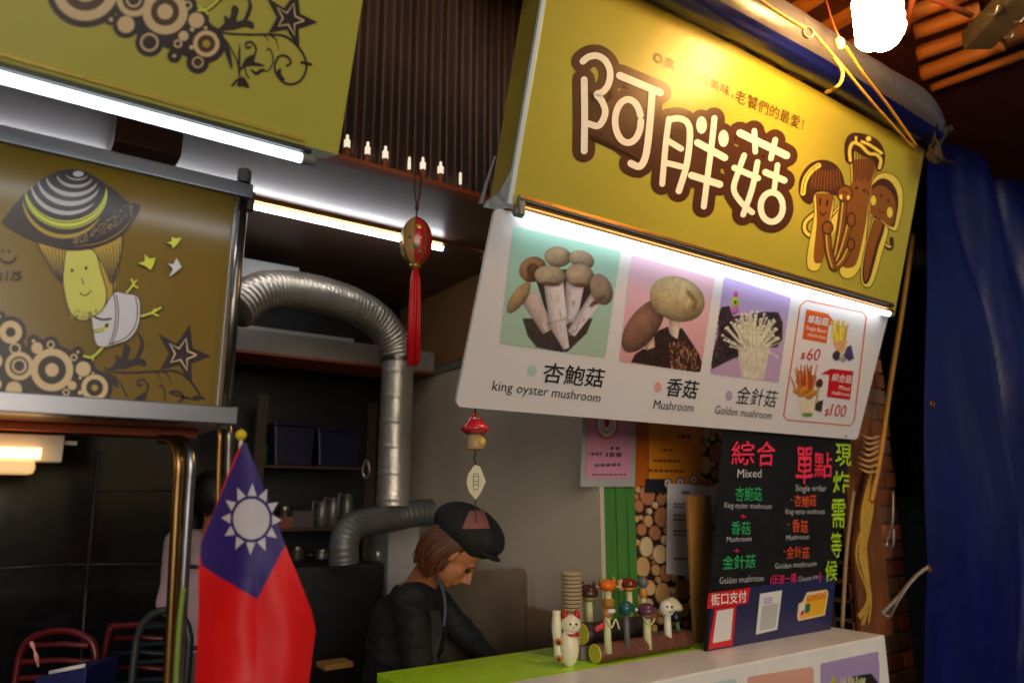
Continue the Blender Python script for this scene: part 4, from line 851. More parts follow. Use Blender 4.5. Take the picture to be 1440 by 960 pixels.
gc_ = thing('green_counter', (1.5, 2.1, 0), 'lime green counter top behind the white counter', 'counter')
xg = onZ(527, 943, ZK).x; yg = onZ(527, 943, ZK).y
MB().box((xg, 1.953, ZK - .03), (XW + .5, 2.30, ZK - .002)).build('top', m_green, gc_, bevel=.003)
MB().box((xg + .02, 1.955, 0.02), (XW + .48, 2.28, ZK - .031)).build('cabinet', M('green_cabinet', (110, 150, 40), rough=.4), gc_)

# ------------------------------------------------------------ blackboard
BB = PL((0, 1.905, ZK), (0, -.07, .85))
bd = thing('blackboard', (2.6, 1.9, ZK), 'black chalk menu board standing on the white counter with stickers along its foot', 'blackboard')
def quad(P, pts, th, o=0): return MB().prism([P.at(x, y, o) for x, y in pts], -P.n * th)
quad(BB, [(992, 920), (1168, 887), (1199, 590), (1022, 575)], .012).build('board', M('blackboard_paint', (17, 17, 20), rough=.5, var=.3, scale=4), bd)
quad(BB, [(993.5, 917), (1167, 885), (1175, 806), (1001, 834)], .003, .003).build('lower_strip', M('navy_strip', (42, 44, 84), rough=.35, var=.15), bd)
def neon(n_, c): return M('marker_' + n_, c, rough=.5, var=.25, scale=60)
n_pk = neon('pink', (240, 50, 84)); n_gr = neon('green', (50, 176, 104)); n_or = neon('orange', (226, 90, 40)); n_wh = neon('white', (196, 196, 200)); n_li = neon('lime', (172, 216, 40)); n_mg = neon('magenta', (230, 40, 120))
T = lambda b, p, q, h, m_, bo=.0: text(b, BB, p, q, h, m_, bd, bold=(.006 if bo > .02 else 0.0 if bo else -.006), slant=.06, off=.006, jit=min(.004, .0002 * h))
T('綜', (1026, 653), (1059, 653.5), 34, n_pk, .03); T('合', (1062, 655), (1088, 655), 36, n_pk, .03); T('Mixed', (1035, 671), (1069, 670.5), 12, n_wh, .01)
T('杏鮑菇', (1032, 704), (1069, 704), 20, n_gr, .01); T('King oyster mushroom', (1017, 713), (1083, 715), 8, n_wh); T('+', (1039, 730), (1047, 730), 9, n_pk, .03)
T('香菇', (1026, 751), (1053, 751.5), 19, n_gr, .01); T('Mushroom', (1020, 761), (1055, 760), 7.5, n_wh); T('+', (1030, 778), (1038, 778), 9, n_mg, .03)
T('金針菇', (1014, 800), (1060, 798), 20, n_gr, .01); T('Golden mushroom', (1010, 820), (1072, 816), 9.5, n_wh)
T('單', (1117, 680), (1141, 679), 52, n_pk, .03); T('點', (1143, 672), (1168, 671), 36, n_pk, .03); T('Single order', (1117, 690), (1160, 690), 9, n_wh)
T('·', (1110, 708), (1112, 708), 12, n_or, .03); T('杏鮑菇', (1115, 712), (1146, 712), 17, n_or, .01); T('King oyster mushroom', (1103, 722), (1158, 722), 7.5, n_wh)
T('·', (1106, 742), (1108, 742), 12, n_or, .03); T('香菇', (1112, 748), (1134, 748), 18, n_or, .01); T('Mushroom', (1104, 759), (1136, 757), 7.5, n_wh)
T('·', (1100, 780), (1102, 780), 12, n_or, .03); T('金針菇', (1104, 785), (1136, 784), 17, n_or, .01); T('Golden mushroom', (1088, 799), (1146, 795), 8, n_wh)
T('(任選一種', (1081, 823), (1118, 820), 15, n_mg, .01); T('Choose one', (1121, 817), (1149, 813), 7.5, n_wh); T(')', (1150, 815), (1153, 814), 12, n_mg, .02)
for ch, x, y, w_, h in (('現', 1184, 655, 22, 31), ('炸', 1181, 693, 23, 31), ('需', 1177, 742, 19, 40), ('等', 1174, 784, 15, 36), ('候', 1167, 817, 17, 29)): T(ch, (x - w_ / 2, y), (x + w_ / 2, y - 1), h, n_li, .04)
st1 = thing('payment_sticker', BB.at(1015, 905), 'red framed payment sticker with a blank white sheet, left foot of the blackboard', 'sticker')
m_sw = M('sticker_white', (216, 214, 212), rough=.35, var=.05); m_sr = M('sticker_red', (206, 34, 34), rough=.35, var=.06)
quad(BB, [(994, 912), (1028, 906), (1034, 850), (1003, 855)], .001, .0065).build('frame', m_sr, st1); quad(BB, [(1000, 903), (1025, 898), (1029, 854), (1006, 858)], .001, .0078).build('sheet', m_sw, st1)
quad(BB, [(992, 855), (1049, 847), (1053, 825), (994, 833)], .001, .0085).build('header', m_sr, st1); text('街口支付', BB, (997, 851), (1047, 845), 17, m_white, st1, bold=.01, slant=.001, off=.0095)
st2 = thing('payment_sticker', BB.at(1078, 890), 'white payment sticker with a faint violet heading in the middle of the navy strip', 'sticker')
quad(BB, [(1061, 891), (1091, 884), (1098, 829), (1067, 834)], .001, .0065).build('sheet', m_sw, st2)
for k_ in range(3): quad(BB, [(1072, 842 + k_ * 3.2), (1084, 840 + k_ * 3.2), (1084, 838.5 + k_ * 3.2), (1072, 840.5 + k_ * 3.2)], .0006, .0072).build('heading', M('sticker_violet', (140, 130, 190), rough=.4), st2)
quad(BB, [(1066, 886), (1088, 881), (1093, 847), (1070, 851)], .0006, .0072).build('blank_field', M('sticker_grey', (176, 178, 178), rough=.4), st2)
st3 = thing('payment_sticker', BB.at(1140, 868), 'yellow cut out sticker with red letters and two small cards, right foot of the blackboard', 'sticker')
quad(BB, [(1121, 872), (1158, 864), (1163, 833), (1161, 828), (1133, 832), (1127, 845), (1121, 848), (1119, 866)], .001, .0065).build('backing', M('sticker_cream', (226, 206, 150), rough=.35), st3)
quad(BB, [(1123, 869), (1156, 862), (1160, 834), (1135, 837), (1130, 848), (1123, 852)], .001, .0078).build('field', M('sticker_yellow', (226, 168, 40), rough=.35), st3)
text('GOGOO', BB, (1132, 845), (1160, 839), 9, m_sr, st3, bold=.008, slant=.001, off=.009)
quad(BB, [(1120, 866), (1128, 864), (1129, 848), (1121, 850)], .0006, .0092).build('card', m_sw, st3); quad(BB, [(1122, 865), (1127, 863), (1128, 856), (1124, 858)], .0006, .0099).build('card_mark', m_sr, st3)
quad(BB, [(1129, 861), (1136, 859), (1137, 847), (1130, 849)], .0006, .0092).build('card', M('sticker_teal', (24, 110, 80), rough=.35), st3)

# ------------------------------------------------------------ log slice panel, posters, posts
YG = 2.285; LG = PL((0, YG, 1.0), (0, 0, 1))
lg0 = LG.loc(893, 830)[0]; lg1 = LG.loc(1060, 700)[0]; ztop = LG.loc(1000, 560)[1]
lg = thing('log_slice_panel', ((lg0 + lg1) / 2, YG, 1), 'wall panel covered with round log slices behind the blackboard', 'wall panel')
MB().box((lg0, YG, 1.0), (lg1, YG + .02, 1 + ztop)).build('backing', M('panel_dark_brown', (38, 24, 18), rough=.7), lg)
m_slices = [M('log_slice_%s' % n_, c, rough=.55, var=.3, scale=26, bump=.15) for n_, c in (('pale', (232, 196, 146)), ('tan', (216, 164, 108)), ('red', (186, 122, 82)))]
base_me = {}
for mi, mt in enumerate(m_slices):
    me = bpy.data.meshes.new('log_slice'); bm = bmesh.new(); n_ = 14
    rings_ = [[bm.verts.new((r_ * math.cos(2 * math.pi * i / n_), y_, r_ * math.sin(2 * math.pi * i / n_))) for i in range(n_)] for r_, y_ in ((1, .0), (1, -.010), (.9, -.013))]
    for A_, B_2 in zip(rings_, rings_[1:]):
        for i in range(n_): bm.faces.new((A_[i], A_[(i + 1) % n_], B_2[(i + 1) % n_], B_2[i]))
    bm.faces.new(rings_[-1]); bmesh.ops.recalc_face_normals(bm, faces=bm.faces); bm.to_mesh(me); bm.free(); me.materials.append(mt); base_me[mi] = me
discs = []
for tries in range(60000):
    if len(discs) >= 290: break
    x = random.uniform(lg0 + .008, lg1 - .008); z = random.uniform(.008, ztop - .008)
    r_ = min(min([math.hypot(x - a_, z - b_) - c_ for a_, b_, c_ in discs] or [1]) - .0015, random.choice([.044, .032, .026]), x - lg0, lg1 - x, z, ztop - z)
    if r_ > (.024 if tries < 1500 else .014 if tries < 8000 else .008): discs.append((x, z, r_))
for x, z, r_ in discs:
    o = bpy.data.objects.new('log_slice', base_me[random.choice([0, 0, 1, 1, 2])]); COL.objects.link(o); o.parent = lg; o.location = V(x, YG - .0005, 1 + z) - BASE[lg.name]; o.scale = (r_ * random.uniform(.88, 1), 1, r_); o.rotation_euler = (0, random.uniform(0, 6), 0)
def smudge(P, x0, y0, x1, y1, h, mat, parent, n_=9, off=.002):
    """a line of print too small to read"""
    a = Art(P, off)
    for i in range(n_):
        t0 = i / n_; t1 = t0 + (.7 + .25 * math.sin(i * 3.3 + x0)) / n_
        a.poly(mat, [(x0 + (x1 - x0) * t0, y0 + (y1 - y0) * t0), (x0 + (x1 - x0) * t1, y0 + (y1 - y0) * t1), (x0 + (x1 - x0) * t1, y0 + (y1 - y0) * t1 - h), (x0 + (x1 - x0) * t0, y0 + (y1 - y0) * t0 - h)])
    for o in a.build('print_line', parent): o['kind'] = 'stuff'
GP = PL((0, YG - .02, 1), (0, 0, 1))
op = thing('orange_poster', GP.at(948, 680), 'orange poster with small dark print and two round badges on the log slice panel', 'poster')
m_op = M('poster_orange', (236, 146, 30), rough=.45, var=.06); m_om = M('poster_ink', (110, 62, 20), rough=.5)
quad(GP, [(912, 681), (985, 681), (986, 585), (912, 585)], .002, .002).build('sheet', m_op, op)
quad(GP, [(894, 684), (911, 682), (911, 585), (894, 585)], .002, .0).build('side_sheet', M('poster_orange_dark', (190, 96, 18), rough=.45), op)
smudge(GP, 953, 616, 970, 616, 6, m_om, op, 4, .003); smudge(GP, 928, 634, 945, 634, 3, m_om, op, 4, .003); smudge(GP, 918, 649, 956, 650, 3.5, m_om, op, 11, .003); smudge(GP, 912, 663, 962, 664, 3.5, m_om, op, 14, .003)
a = Art(GP, .003); m_bw = M('badge_white', (226, 220, 206), rough=.4)
for c, cl_ in (((956, 678), (120, 70, 130)), ((975, 674), (60, 140, 60)), ((938, 679), (90, 110, 110))):
    a.circ(M('badge_%d' % cl_[0], cl_, rough=.4), c, 6.5, 7.5); a.circ(m_bw, c, 4.6, 5.4); a.circ(m_red, c, 1.8, 2)
a.build('badge', op)
quad(GP, [(907, 692), (934, 692), (934, 673), (907, 673)], .002, .004).build('dark_card', M('dark_card', (34, 36, 42), rough=.5), op)
ppz = PL((0, YG - .05, 1), (0, 0, 1))
pk = thing('pink_poster', ppz.at(855, 680), 'pink certificate in a clear plastic sleeve above the green boards', 'poster')
m_sleeve = M('clear_sleeve', (176, 172, 168), rough=.12, var=.1, bump=.3, bscale=14, coat=.5)
quad(ppz, [(817, 684), (894, 684), (895, 585), (820, 583)], .002, -.003).build('sleeve_back', m_sleeve, pk)
quad(ppz, [(824, 672), (886, 672), (887, 585), (826, 583)], .0012, .001).build('sheet', M('poster_pink', (216, 150, 176), rough=.16, var=.06, bump=.25, bscale=16), pk)
a = Art(ppz, .0018); a.circ(m_red, (853, 597), 15.5, 20); a.circ(m_bw, (853, 597), 13.5, 17.5); a.circ(M('emblem_green', (110, 130, 110), rough=.4), (853, 597), 8, 11); a.circ(m_bw, (853, 597), 7, 9.8); a.circ(m_red, (853, 594), 4, 6.5)
a.build('emblem', pk); m_pi = M('poster_plum_ink', (90, 64, 96), rough=.5)
smudge(ppz, 852, 642, 876, 642, 6, m_pi, pk, 5); smudge(ppz, 828, 640, 846, 640, 4, m_pi, pk, 6); smudge(ppz, 836, 656, 872, 655, 4, m_pi, pk, 9); smudge(ppz, 832, 668, 880, 668, 2, m_pi, pk, 14); smudge(ppz, 858, 632, 872, 632, 4, m_pi, pk, 2)
wp = thing('paper_notice', GP.at(955, 800), 'white paper notice with fine print behind the pine post', 'paper')
quad(GP, [(934, 806), (985, 812), (1006, 690), (1006, 684), (936, 679)], .0012, .012).build('sheet', M('paper_white', (236, 232, 236), rough=.6, var=.05), wp)
for y, x1, h in ((694, 966, 4), (709, 964, 2), (713, 960, 2), (725, 964, 2), (731, 966, 2), (747, 966, 2.5), (752, 962, 2), (786, 964, 3)): smudge(GP, 944 if y != 694 else 955, y, x1, y + .6, h, m_txt, wp, 8, .014)
YW = 2.03; pp = [onY(968, 694, YW), onY(1004, 700, YW)]
MB().box((onY(973, 800, YW).x, YW, ZK), (onY(1006, 800, YW).x, YW + .018, onY(985, 696, YW).z)).build('wooden_post', m_post, label='short square pine post left of the blackboard on the counter', cat='post', bevel=.004)
gr = thing('green_boards', LG.at(862, 900), 'narrow upright green painted boards below the pink poster', 'boards')
m_gp = M('green_paint', (72, 132, 56), rough=.5, var=.25, scale=6, stretch=(4, 4, .3), bump=.1)
xs = [839, 846, 862, 873, 880, 891]
for i in range(5):
    x0 = LG.loc(xs[i], 780)[0]; x1 = LG.loc(xs[i + 1], 780)[0]
    MB().box((x0 + .0008, YG - .03 + .006 * (i % 2) + .01 * (i > 2), ZK - .005), (x1 - .0008, YG - .015, LG.at(860, 640).z)).build('board', m_gp, gr, bevel=.0015)

# ------------------------------------------------------------ duct, beams and shelves at the back
dt = thing('metal_duct', onY(562, 720, 3.35), 'ribbed metal duct bending down from the ceiling beside the grey wall', 'duct')
YD = 3.3
path = smoothpath([onY(330, 436, 3.02), onY(362, 412, 3.06), onY(400, 407, 3.12), onY(450, 414, 3.18), onY(498, 430, 3.24), onY(532, 452, 3.28), onY(553, 480, YD), onY(560, 502, YD)], 22)
R_ = []; ln = 0
for i, p in enumerate(path):
    if i: ln += (p - path[i - 1]).length
    R_.append(.084 + .0035 * math.sin(ln * 2 * math.pi / .024) + .002 * noise.noise(p * 12))
MB().tube(path, R_, 32).build('flexible_section', m_gal, dt, smooth=True)
top = onY(560, 496, YD); bot = onY(560, 712, YD); bot.x = top.x; path = []; R_ = []
n_ = 90
for i in range(n_ + 1):
    p = top.lerp(bot, i / n_); path.append(p); h = (top.z - p.z); sm = min(abs((h + .02) % .125), .125 - abs((h + .02) % .125)); R_.append(.080 + (.0035 if sm < .006 else 0))
MB().tube(path, R_, 32).build('rigid_section', m_gal, dt, smooth=True)
MB().lathe([(.087, 0), (.089, .004), (.089, .02), (.087, .024)], top + V(0, 0, -.05), n=32).build('clamp_band', m_steel2, dt, smooth=False)
d2 = thing('metal_duct', onY(500, 800, 3.2), 'short blurred grey duct elbow behind the worker, near the stainless jugs', 'duct')
path = smoothpath([onY(606, 720, 3.3), onY(580, 722, 3.3), onY(550, 728, 3.3), onY(515, 734, 3.26), onY(494, 742, 3.22), onY(484, 762, 3.2), onY(484, 792, 3.2)], 14)
MB().tube(path, [.066 + .002 * math.sin(i * 1.9) for i in range(len(path))], 24).build('elbow', M('dusty_duct', (104, 104, 102), rough=.45, metal=.5, var=.2), d2, smooth=True)
# beam under the duct
YH = 3.62
hb = thing('shelf_beam', onY(440, 480, YH), 'long grey shelf beam with an orange underside behind the duct', 'shelf')
z1 = onY(350, 462, YH).z; z0 = onY(350, 493, YH).z; xr_ = XW - .02
MB().box((-1.4, YH, z0), (xr_, YH + .3, z1)).build('front_board', M('grey_board', (150, 146, 140), rough=.5, var=.2), hb, bevel=.004)
MB().box((-1.4, YH - .004, z0 - .012), (xr_, YH + .31, z0 - .001)).build('orange_edge', m_ora, hb)
MB().box((-1.4, YH + .02, z1 + .002), (onY(500, 470, YH).x, YH + .22, z1 + .022)).build('long_box', M('white_carton', (190, 188, 180), rough=.5), hb, bevel=.003)
pb_ = onY(392, 376, 3.5); MB().box((pb_.x - .5, 3.45, pb_.z - .10), (onY(421, 380, 3.45).x, 3.7, onY(365, 366, 3.45).z)).build('sheet_metal_box', M('pale_sheet_metal', (170, 170, 166), rough=.4, metal=.4), label='pale sheet metal box tucked above the bend of the duct', cat='box', bevel=.004)
# back shelving
bs = thing('back_shelf', (1.2, 3.9, 0), 'dark shelving at the back holding blue bins and jugs', 'shelf')
YS = 3.85
def zz(y, Y=YS): return onY(440, y, Y).z
m_shw = M('dark_brown_shelf', (70, 44, 28), rough=.5, var=.3)
for y in (655, 742, 800):
    MB().box((onY(200, y, YS).x, YS, zz(y) - .014), (onY(512, y, YS).x, YS + .28, zz(y))).build('board', m_shw, bs, bevel=.002)
for px in (352, 512): MB().box((onY(px, 700, YS).x, YS - .012, .02), (onY(px, 700, YS).x + .055, YS - .001, zz(560))).build('upright', M('brown_upright', (60, 36, 22), rough=.5), bs, bevel=.002)
MB().tube(smoothpath([onY(515, 645, YS - .03), onY(510, 660, YS - .05), onY(514, 672, YS - .06), onY(520, 664, YS - .04), onY(517, 648, YS - .03)]), .004, 8).build('hook', m_alu, bs, smooth=True)
m_blue = M('blue_bin_plastic', (6, 9, 48), rough=.35, var=.15)
for x0, x1, y0, lb in ((384, 442, 592, 'left'), (446, 508, 596, 'right')):
    b_ = thing('storage_bin', onY(x0, 654, YS), 'deep blue plastic bin, %s one of the two on the upper back shelf' % lb, 'bin', 'blue bins on the back shelf')
    pa = onY(x0, 640, YS + .02); pb2 = onY(x1, 640, YS + .02); zt_ = onY(440, y0 + 8, YS).z; zb_ = zz(655) + .001
    MB().prism([V(pa.x + .015, YS + .02, zb_), V(pb2.x - .015, YS + .02, zb_), V(pb2.x, YS + .02, zt_), V(pa.x, YS + .02, zt_)], V(0, .22, 0)).build('body', m_blue, b_, bevel=.006)
    MB().box((pa.x - .006, YS + .01, zt_ + .0005), (pb2.x + .006, YS + .25, zt_ + .018)).build('rim', m_blue, b_, bevel=.004)
b_ = onY(368, 652, YS + .05); MB().lathe([(.03, 0), (.036, .02), (.034, .1), (.016, .125), (.016, .14)], V(b_.x, YS + .08, zz(655) + .001), n=18).build('bottle', M('green_bottle', (30, 120, 60), rough=.25, var=.1), label='small green bottle beside the blue bins on the back shelf', cat='bottle', smooth=True)
m_jug = M('frosted_jug', (96, 96, 96), rough=.3, metal=.4, var=.15)
for k_, (px, h) in enumerate(((458, .13), (474, .15), (494, .17))):
    p = onY(px, 741, YS - .0); p.y = YS + .07; p.z = zz(742) + .001
    j = thing('jug', p, ['short pale jug at the left of the three on the back shelf', 'middle pale jug on the back shelf', 'tallest pale jug on the back shelf next to the duct elbow'][k_], 'jug', 'pale jugs on the back shelf')
    MB().lathe([(.032, 0), (.036, .01), (.036, h * .7), (.028, h), (.031, h + .006)], p, n=20).build('body', m_jug, j, smooth=True)
    MB().tube(smoothpath([p + V(-.034, -.02, h * .3), p + V(-.062, -.03, h * .45), p + V(-.06, -.03, h * 1.05), p + V(-.03, -.02, h * .92)]), .0055, 8).build('handle', m_jug, j, smooth=True)
for k_, (px, wd, h, c, lb) in enumerate(((400, .10, .06, (120, 60, 40), 'brown carton with an orange lid edge on the lower back shelf'), (428, .12, .09, (70, 60, 66), 'grey plum carton beside the jugs on the back shelf'))):
    p = onY(px, 742, YS); MB().box((p.x - wd / 2, YS + .02, zz(742) + .001), (p.x + wd / 2, YS + .15, zz(742) + h)).build('carton', M('carton_%d' % k_, c, rough=.6), label=lb, cat='carton', bevel=.003)
# pale cupboard under the duct elbow
MB().box((onY(545, 800, 3.75).x, 3.75, .02), (XW - .02, 4.1, onY(560, 742, 3.75).z)).build('cupboard', M('pale_cupboard', (170, 168, 166), rough=.5), label='pale cupboard behind the worker below the duct', cat='cupboard', bevel=.004)
# fryer with steel splash back
YQ = 2.70
fy = thing('fryer', onY(690, 960, YQ - .2), 'stainless fryer with a brownish splash back right of the worker', 'fryer')
m_fry = M('brownish_steel', (150, 134, 118), rough=.3, metal=.8, var=.35, scale=4, bump=.05)  # grey steel with a mottled brownish tint
fx0 = onY(618, 850, YQ).x; fx1 = min(onY(750, 850, YQ).x, XW - .03); fz = onY(720, 799, YQ).z
pts_ = [V(fx0, YQ, .75), V(fx1, YQ, .75)] + [V(fx1 - .04 + .04 * math.cos(math.radians(a_)), YQ, fz - .04 + .04 * math.sin(math.radians(a_))) for a_ in range(0, 91, 15)] + [V(fx0, YQ, fz)]
MB().prism(pts_, V(0, .02, 0)).build('splash_back', m_fry, fy, bevel=.003)
MB().box((fx1 - .012, YQ - .25, .75), (fx1, YQ - .001, fz - .16)).build('side_guard', m_fry, fy, bevel=.003)
MB().box((fx0 + .1, YQ - .35, .02), (fx1, YQ - .001, .74)).build('body', m_steel2, fy, bevel=.005)
for k_ in range(2): MB().box((fx0 + .14 + k_ * .2, YQ - .3, .7405), (fx0 + .32 + k_ * .2, YQ - .06, .86)).build('basket', M('dark_basket_steel', (70, 66, 62), rough=.45, metal=.8), fy, bevel=.008)
MB().box((fx1 + .003, 2.34, ZK - .12), (XW - .003, 2.66, onY(765, 893, 2.45).z)).build('ledge', M('beige_ledge', (176, 160, 142), rough=.5), label='beige ledge between the fryer and the grey wall', cat='ledge', bevel=.003)
c_ = onY(474, 936, 2.9); MB().box((c_.x - .05, 2.9, c_.z - .012), (c_.x + .07, 3.0, c_.z + .008)).build('wooden_block', m_post, label='small wooden block catching light behind the flag, low in the dark', cat='block', bevel=.003)
ap = thing('appliance', onY(450, 960, 3.3), 'large black appliance in the dark behind the worker', 'appliance')
MB().box((onY(395, 850, 3.4).x, 3.4, .02), (onY(540, 850, 3.4).x, 3.8, onY(450, 795, 3.4).z)).build('body', M('matte_black_appliance', (18, 18, 19), rough=.45), ap, bevel=.02)
for px in (482, 500, 531): MB().lathe([(.014, 0), (.014, .04), (.008, .05)], V(onY(px, 790, 3.5).x, 3.5, onY(450, 795, 3.4).z + .001), n=12).build('knob', m_alu, ap, smooth=True)

# ------------------------------------------------------------ things on the counter
ZG = ZK - .002
m_wax = M('pale_green_wax', (206, 206, 150), rough=.4, var=.15)
cu = onY(805, 880, 2.12); cu.z = ZG
cs_ = thing('cup_stack', cu, 'stack of beige paper cups on the green counter in front of the grey wall', 'cup stack')
m_cup = M('kraft_cup', (200, 180, 146), rough=.5, var=.1); hz_ = onY(805, 805, 2.12).z - ZG
MB().lathe([(.026, 0), (.036, .07)], cu, n=24).build('cup', m_cup, cs_, smooth=False)
n_ = 17
for i in range(n_):
    z = .07 + (hz_ - .07) * i / (n_ - 1)
    MB().lathe([(.0362, -.008), (.0368, -.0012), (.0385, -.0008), (.0388, .0006), (.0384, .0018), (.036, .0014)], cu + V(0, 0, z), n=24).build('cup', m_cup, cs_, smooth=True)
# display stand made of two little logs
YA, YB2 = 2.0, 2.09
st = thing('pen_stand', onY(880, 930, 2.0), 'two tier stand of small brown logs holding mushroom headed pens', 'stand')
def log(x0, x1, y, z, r, mt, nm='log'):
    P_ = [V(x0 + (x1 - x0) * i / 10, y, z + r) for i in range(11)]
    lo_ = MB().tube(P_, [r * (1 + .04 * math.sin(i * 2.1)) for i in range(11)], 16).build(nm, mt, st, smooth=True)
    MB().cyl(V(x0 - .006, y, z + r), V(x0 - .0005, y, z + r), r * 1.0, n=20).build('end_disc', M('lime_end_disc', (196, 190, 60), rough=.4, var=.15), lo_)
m_bark = M('brown_bark_clay', (104, 60, 48), rough=.5, var=.6, scale=24, bump=.9, bscale=40); m_bark2 = M('black_bark_clay', (46, 36, 36), rough=.45, var=.4, scale=30, bump=.5, bscale=60)
x0 = onY(838, 935, 1.995).x; log(x0, onY(968, 915, 1.995).x, 1.995, ZG + .001, .031, m_bark)
x0b = onY(820, 895, 2.075).x
MB().box((x0b - .03, 2.05, ZG + .001), (onY(965, 900, 2.075).x, 2.12, ZG + .045)).build('step', M('plum_grey_step', (120, 108, 106), rough=.5), st, bevel=.004)
log(x0b, onY(905, 880, 2.075).x, 2.078, ZG + .046, .036, m_bark2)
def fig(label, px, ytop, ybot, Y, headf, stalk=m_wax, sr=.011, group='novelty pens in the stand', lean=0):
    top_ = onY(px, ytop, Y); foot = onY(px, ybot, Y); top_.x = foot.x + lean
    t_ = thing('novelty_pen', foot, label, 'pen', group)
    MB().tube([foot, foot.lerp(top_, .5), top_], [sr * 1.3, sr * 1.15, sr * 1.05], 14).build('stalk', stalk, t_, smooth=True)
    n0 = len(t_.children); headf(t_, top_); b_ = top_ - BASE[t_.name]
    for c in list(t_.children):
        if not c.name.startswith('stalk'):
            for v_ in c.data.vertices: v_.co = b_ + (v_.co - b_) * 1.42
    return t_
def capshape(r, h, mt, und=None):
    def f(t_, p):
        MB().lathe([(r * .35, -.004), (r * .9, 0), (r, .006), (r * .93, h * .5), (r * .6, h * .88), (r * .15, h)], p, n=20).build('cap', mt, t_, smooth=True)
        if und: MB().lathe([(r * .4, -.012), (r * .8, -.001)], p, n=20).build('gills', und, t_, smooth=True)
    return f
def ears(t_, p, mt, r, h, s=.012):
    for q in (-1, 1):
        c = p + RT * (q * r * .55) + V(0, 0, h); MB().lathe([(s * .6, -.004), (s * .45, s * .6), (.0008, s * 1.3)], c, n=10).build('ear', mt, t_, smooth=True)
def f1(t_, p): capshape(.026, .03, M('dark_brown_glaze', (66, 40, 34), rough=.3), M('olive_glaze', (150, 130, 50), rough=.4))(t_, p); ears(t_, p, M('dark_brown_glaze'), .026, .026, .01)
fig('pen with a dark brown cat eared cap standing in front of the cup stack', 829, 838, 884, 2.12, f1, sr=.012)
def f2(t_, p):
    MB().lathe([(.012, 0), (.016, .004), (.016, .02), (.012, .024)], p + V(0, 0, -.05), n=16).build('hut', M('amber_glaze', (190, 130, 50), rough=.4), t_)
    MB().ell(p + V(0, 0, .006), (.024, .022, .016)).build('head', M('bright_orange_glaze', (226, 110, 20), rough=.3), t_, smooth=True); ears(t_, p, M('olive_glaze'), .03, .016, .012)
    for q in (-1, 1): MB().tube([p + RT * (q * .02) + V(0, 0, .002), p + RT * (q * .034) + V(0, 0, .004)], .0022, 6).build('whisker', m_wax, t_)
fig('pen with a bright orange round head in front of the green boards', 856, 826, 880, 2.11, f2, sr=.013)
def f3(t_, p): capshape(.024, .022, M('chestnut_glaze', (110, 40, 24), rough=.2), M('amber_glaze'))(t_, p); MB().ell(p + RT * -.022 + V(0, 0, .004), (.01, .01, .016)).build('ear_flap', M('peach_glaze', (206, 160, 120), rough=.4), t_, smooth=True)
fig('pen with a glossy chestnut cap at the back of the stand', 886, 824, 880, 2.12, f3)
def f4(t_, p): MB().ell(p, (.015, .015, .018)).build('head', M('slate_glaze', (96, 100, 104), rough=.35), t_, smooth=True); MB().lathe([(.006, 0), (.0006, .018)], p + RT * .012, RT, 10).build('beak', M('bright_orange_glaze'), t_); MB().ell(p + V(0, 0, -.028), (.012, .012, .02)).build('body', M('amber_glaze'), t_, smooth=True)
fig('pen with a slate grey bird head and orange beak, rearmost in the stand', 906, 818, 880, 2.13, f4)
def f5(t_, p):
    MB().ell(p, (.014, .012, .012)).build('head', M('ochre_glaze', (160, 110, 50), rough=.4), t_, smooth=True); MB().ell(p + RT * .008 + V(0, -.004, .006), (.013, .008, .006)).build('white_cap', m_sw, t_, smooth=True)
    MB().obox(p + RT * -.02 + V(0, -.004, -.03), [RT + UP * .6, FH, UP - RT * .6], [.014, .003, .006]).build('red_bow', m_sr, t_, bevel=.002)
    MB().tube(smoothpath([p + RT * -.012 + V(0, -.012, -.006), p + RT * .0 + V(0, -.014, -.03), p + RT * .014 + V(0, -.01, -.012), p + RT * .022 + V(0, -.01, -.034)]), .0022, 6).build('strap', m_wax, t_, smooth=True)
fig('pen with an ochre head, white cap and red bow at the front of the stand', 855, 862, 918, 1.97, f5)
def f6(t_, p): MB().ell(p + V(0, 0, .006), (.020, .018, .018)).build('head', M('teal_glaze', (24, 84, 80), rough=.25), t_, smooth=True); MB().ell(p + RT * .016 + V(0, -.014, .004), .004).build('eye', m_sw, t_, smooth=True)
fig('pen with a dark teal round head on a grey stalk', 882, 858, 912, 1.975, f6, M('grey_stalk', (96, 98, 96), rough=.45), .009)
def f7(t_, p): capshape(.0255, .026, M('plum_glaze', (92, 52, 70), rough=.25), M('brown_gill', (120, 90, 70), rough=.5))(t_, p); MB().tube(smoothpath([p + RT * -.02 + V(0, -.01, 0), p + RT * -.004 + V(0, -.014, -.026), p + RT * .014 + V(0, -.01, -.01)]), .002, 6).build('strap', m_wax, t_, smooth=True)
fig('pen with a plum coloured cap on a pale stalk right of the teal one', 911, 862, 912, 1.98, f7, sr=.0125)
def f8(t_, p):
    MB().ell(p + V(0, 0, .006), (.021, .019, .021)).build('head', M('bone_white_glaze', (222, 218, 196), rough=.35), t_, smooth=True)
    for q, dz in ((-.002, .012), (.010, .012)): MB().ell(p + RT * q - FH * .018 + V(0, 0, dz), .003).build('eye', m_dark, t_, smooth=True)
    MB().tube([p + RT * .0 - FH * .019 + V(0, 0, .001), p + RT * .006 - FH * .0192 + V(0, 0, -.001), p + RT * .012 - FH * .017 + V(0, 0, .002)], .0012, 6).build('mouth', m_dark, t_)
fig('pen with a round bone white skull like head next to the pine post', 940, 858, 908, 1.985, f8, M('bone_white_glaze', (222, 218, 196), rough=.35), .012)
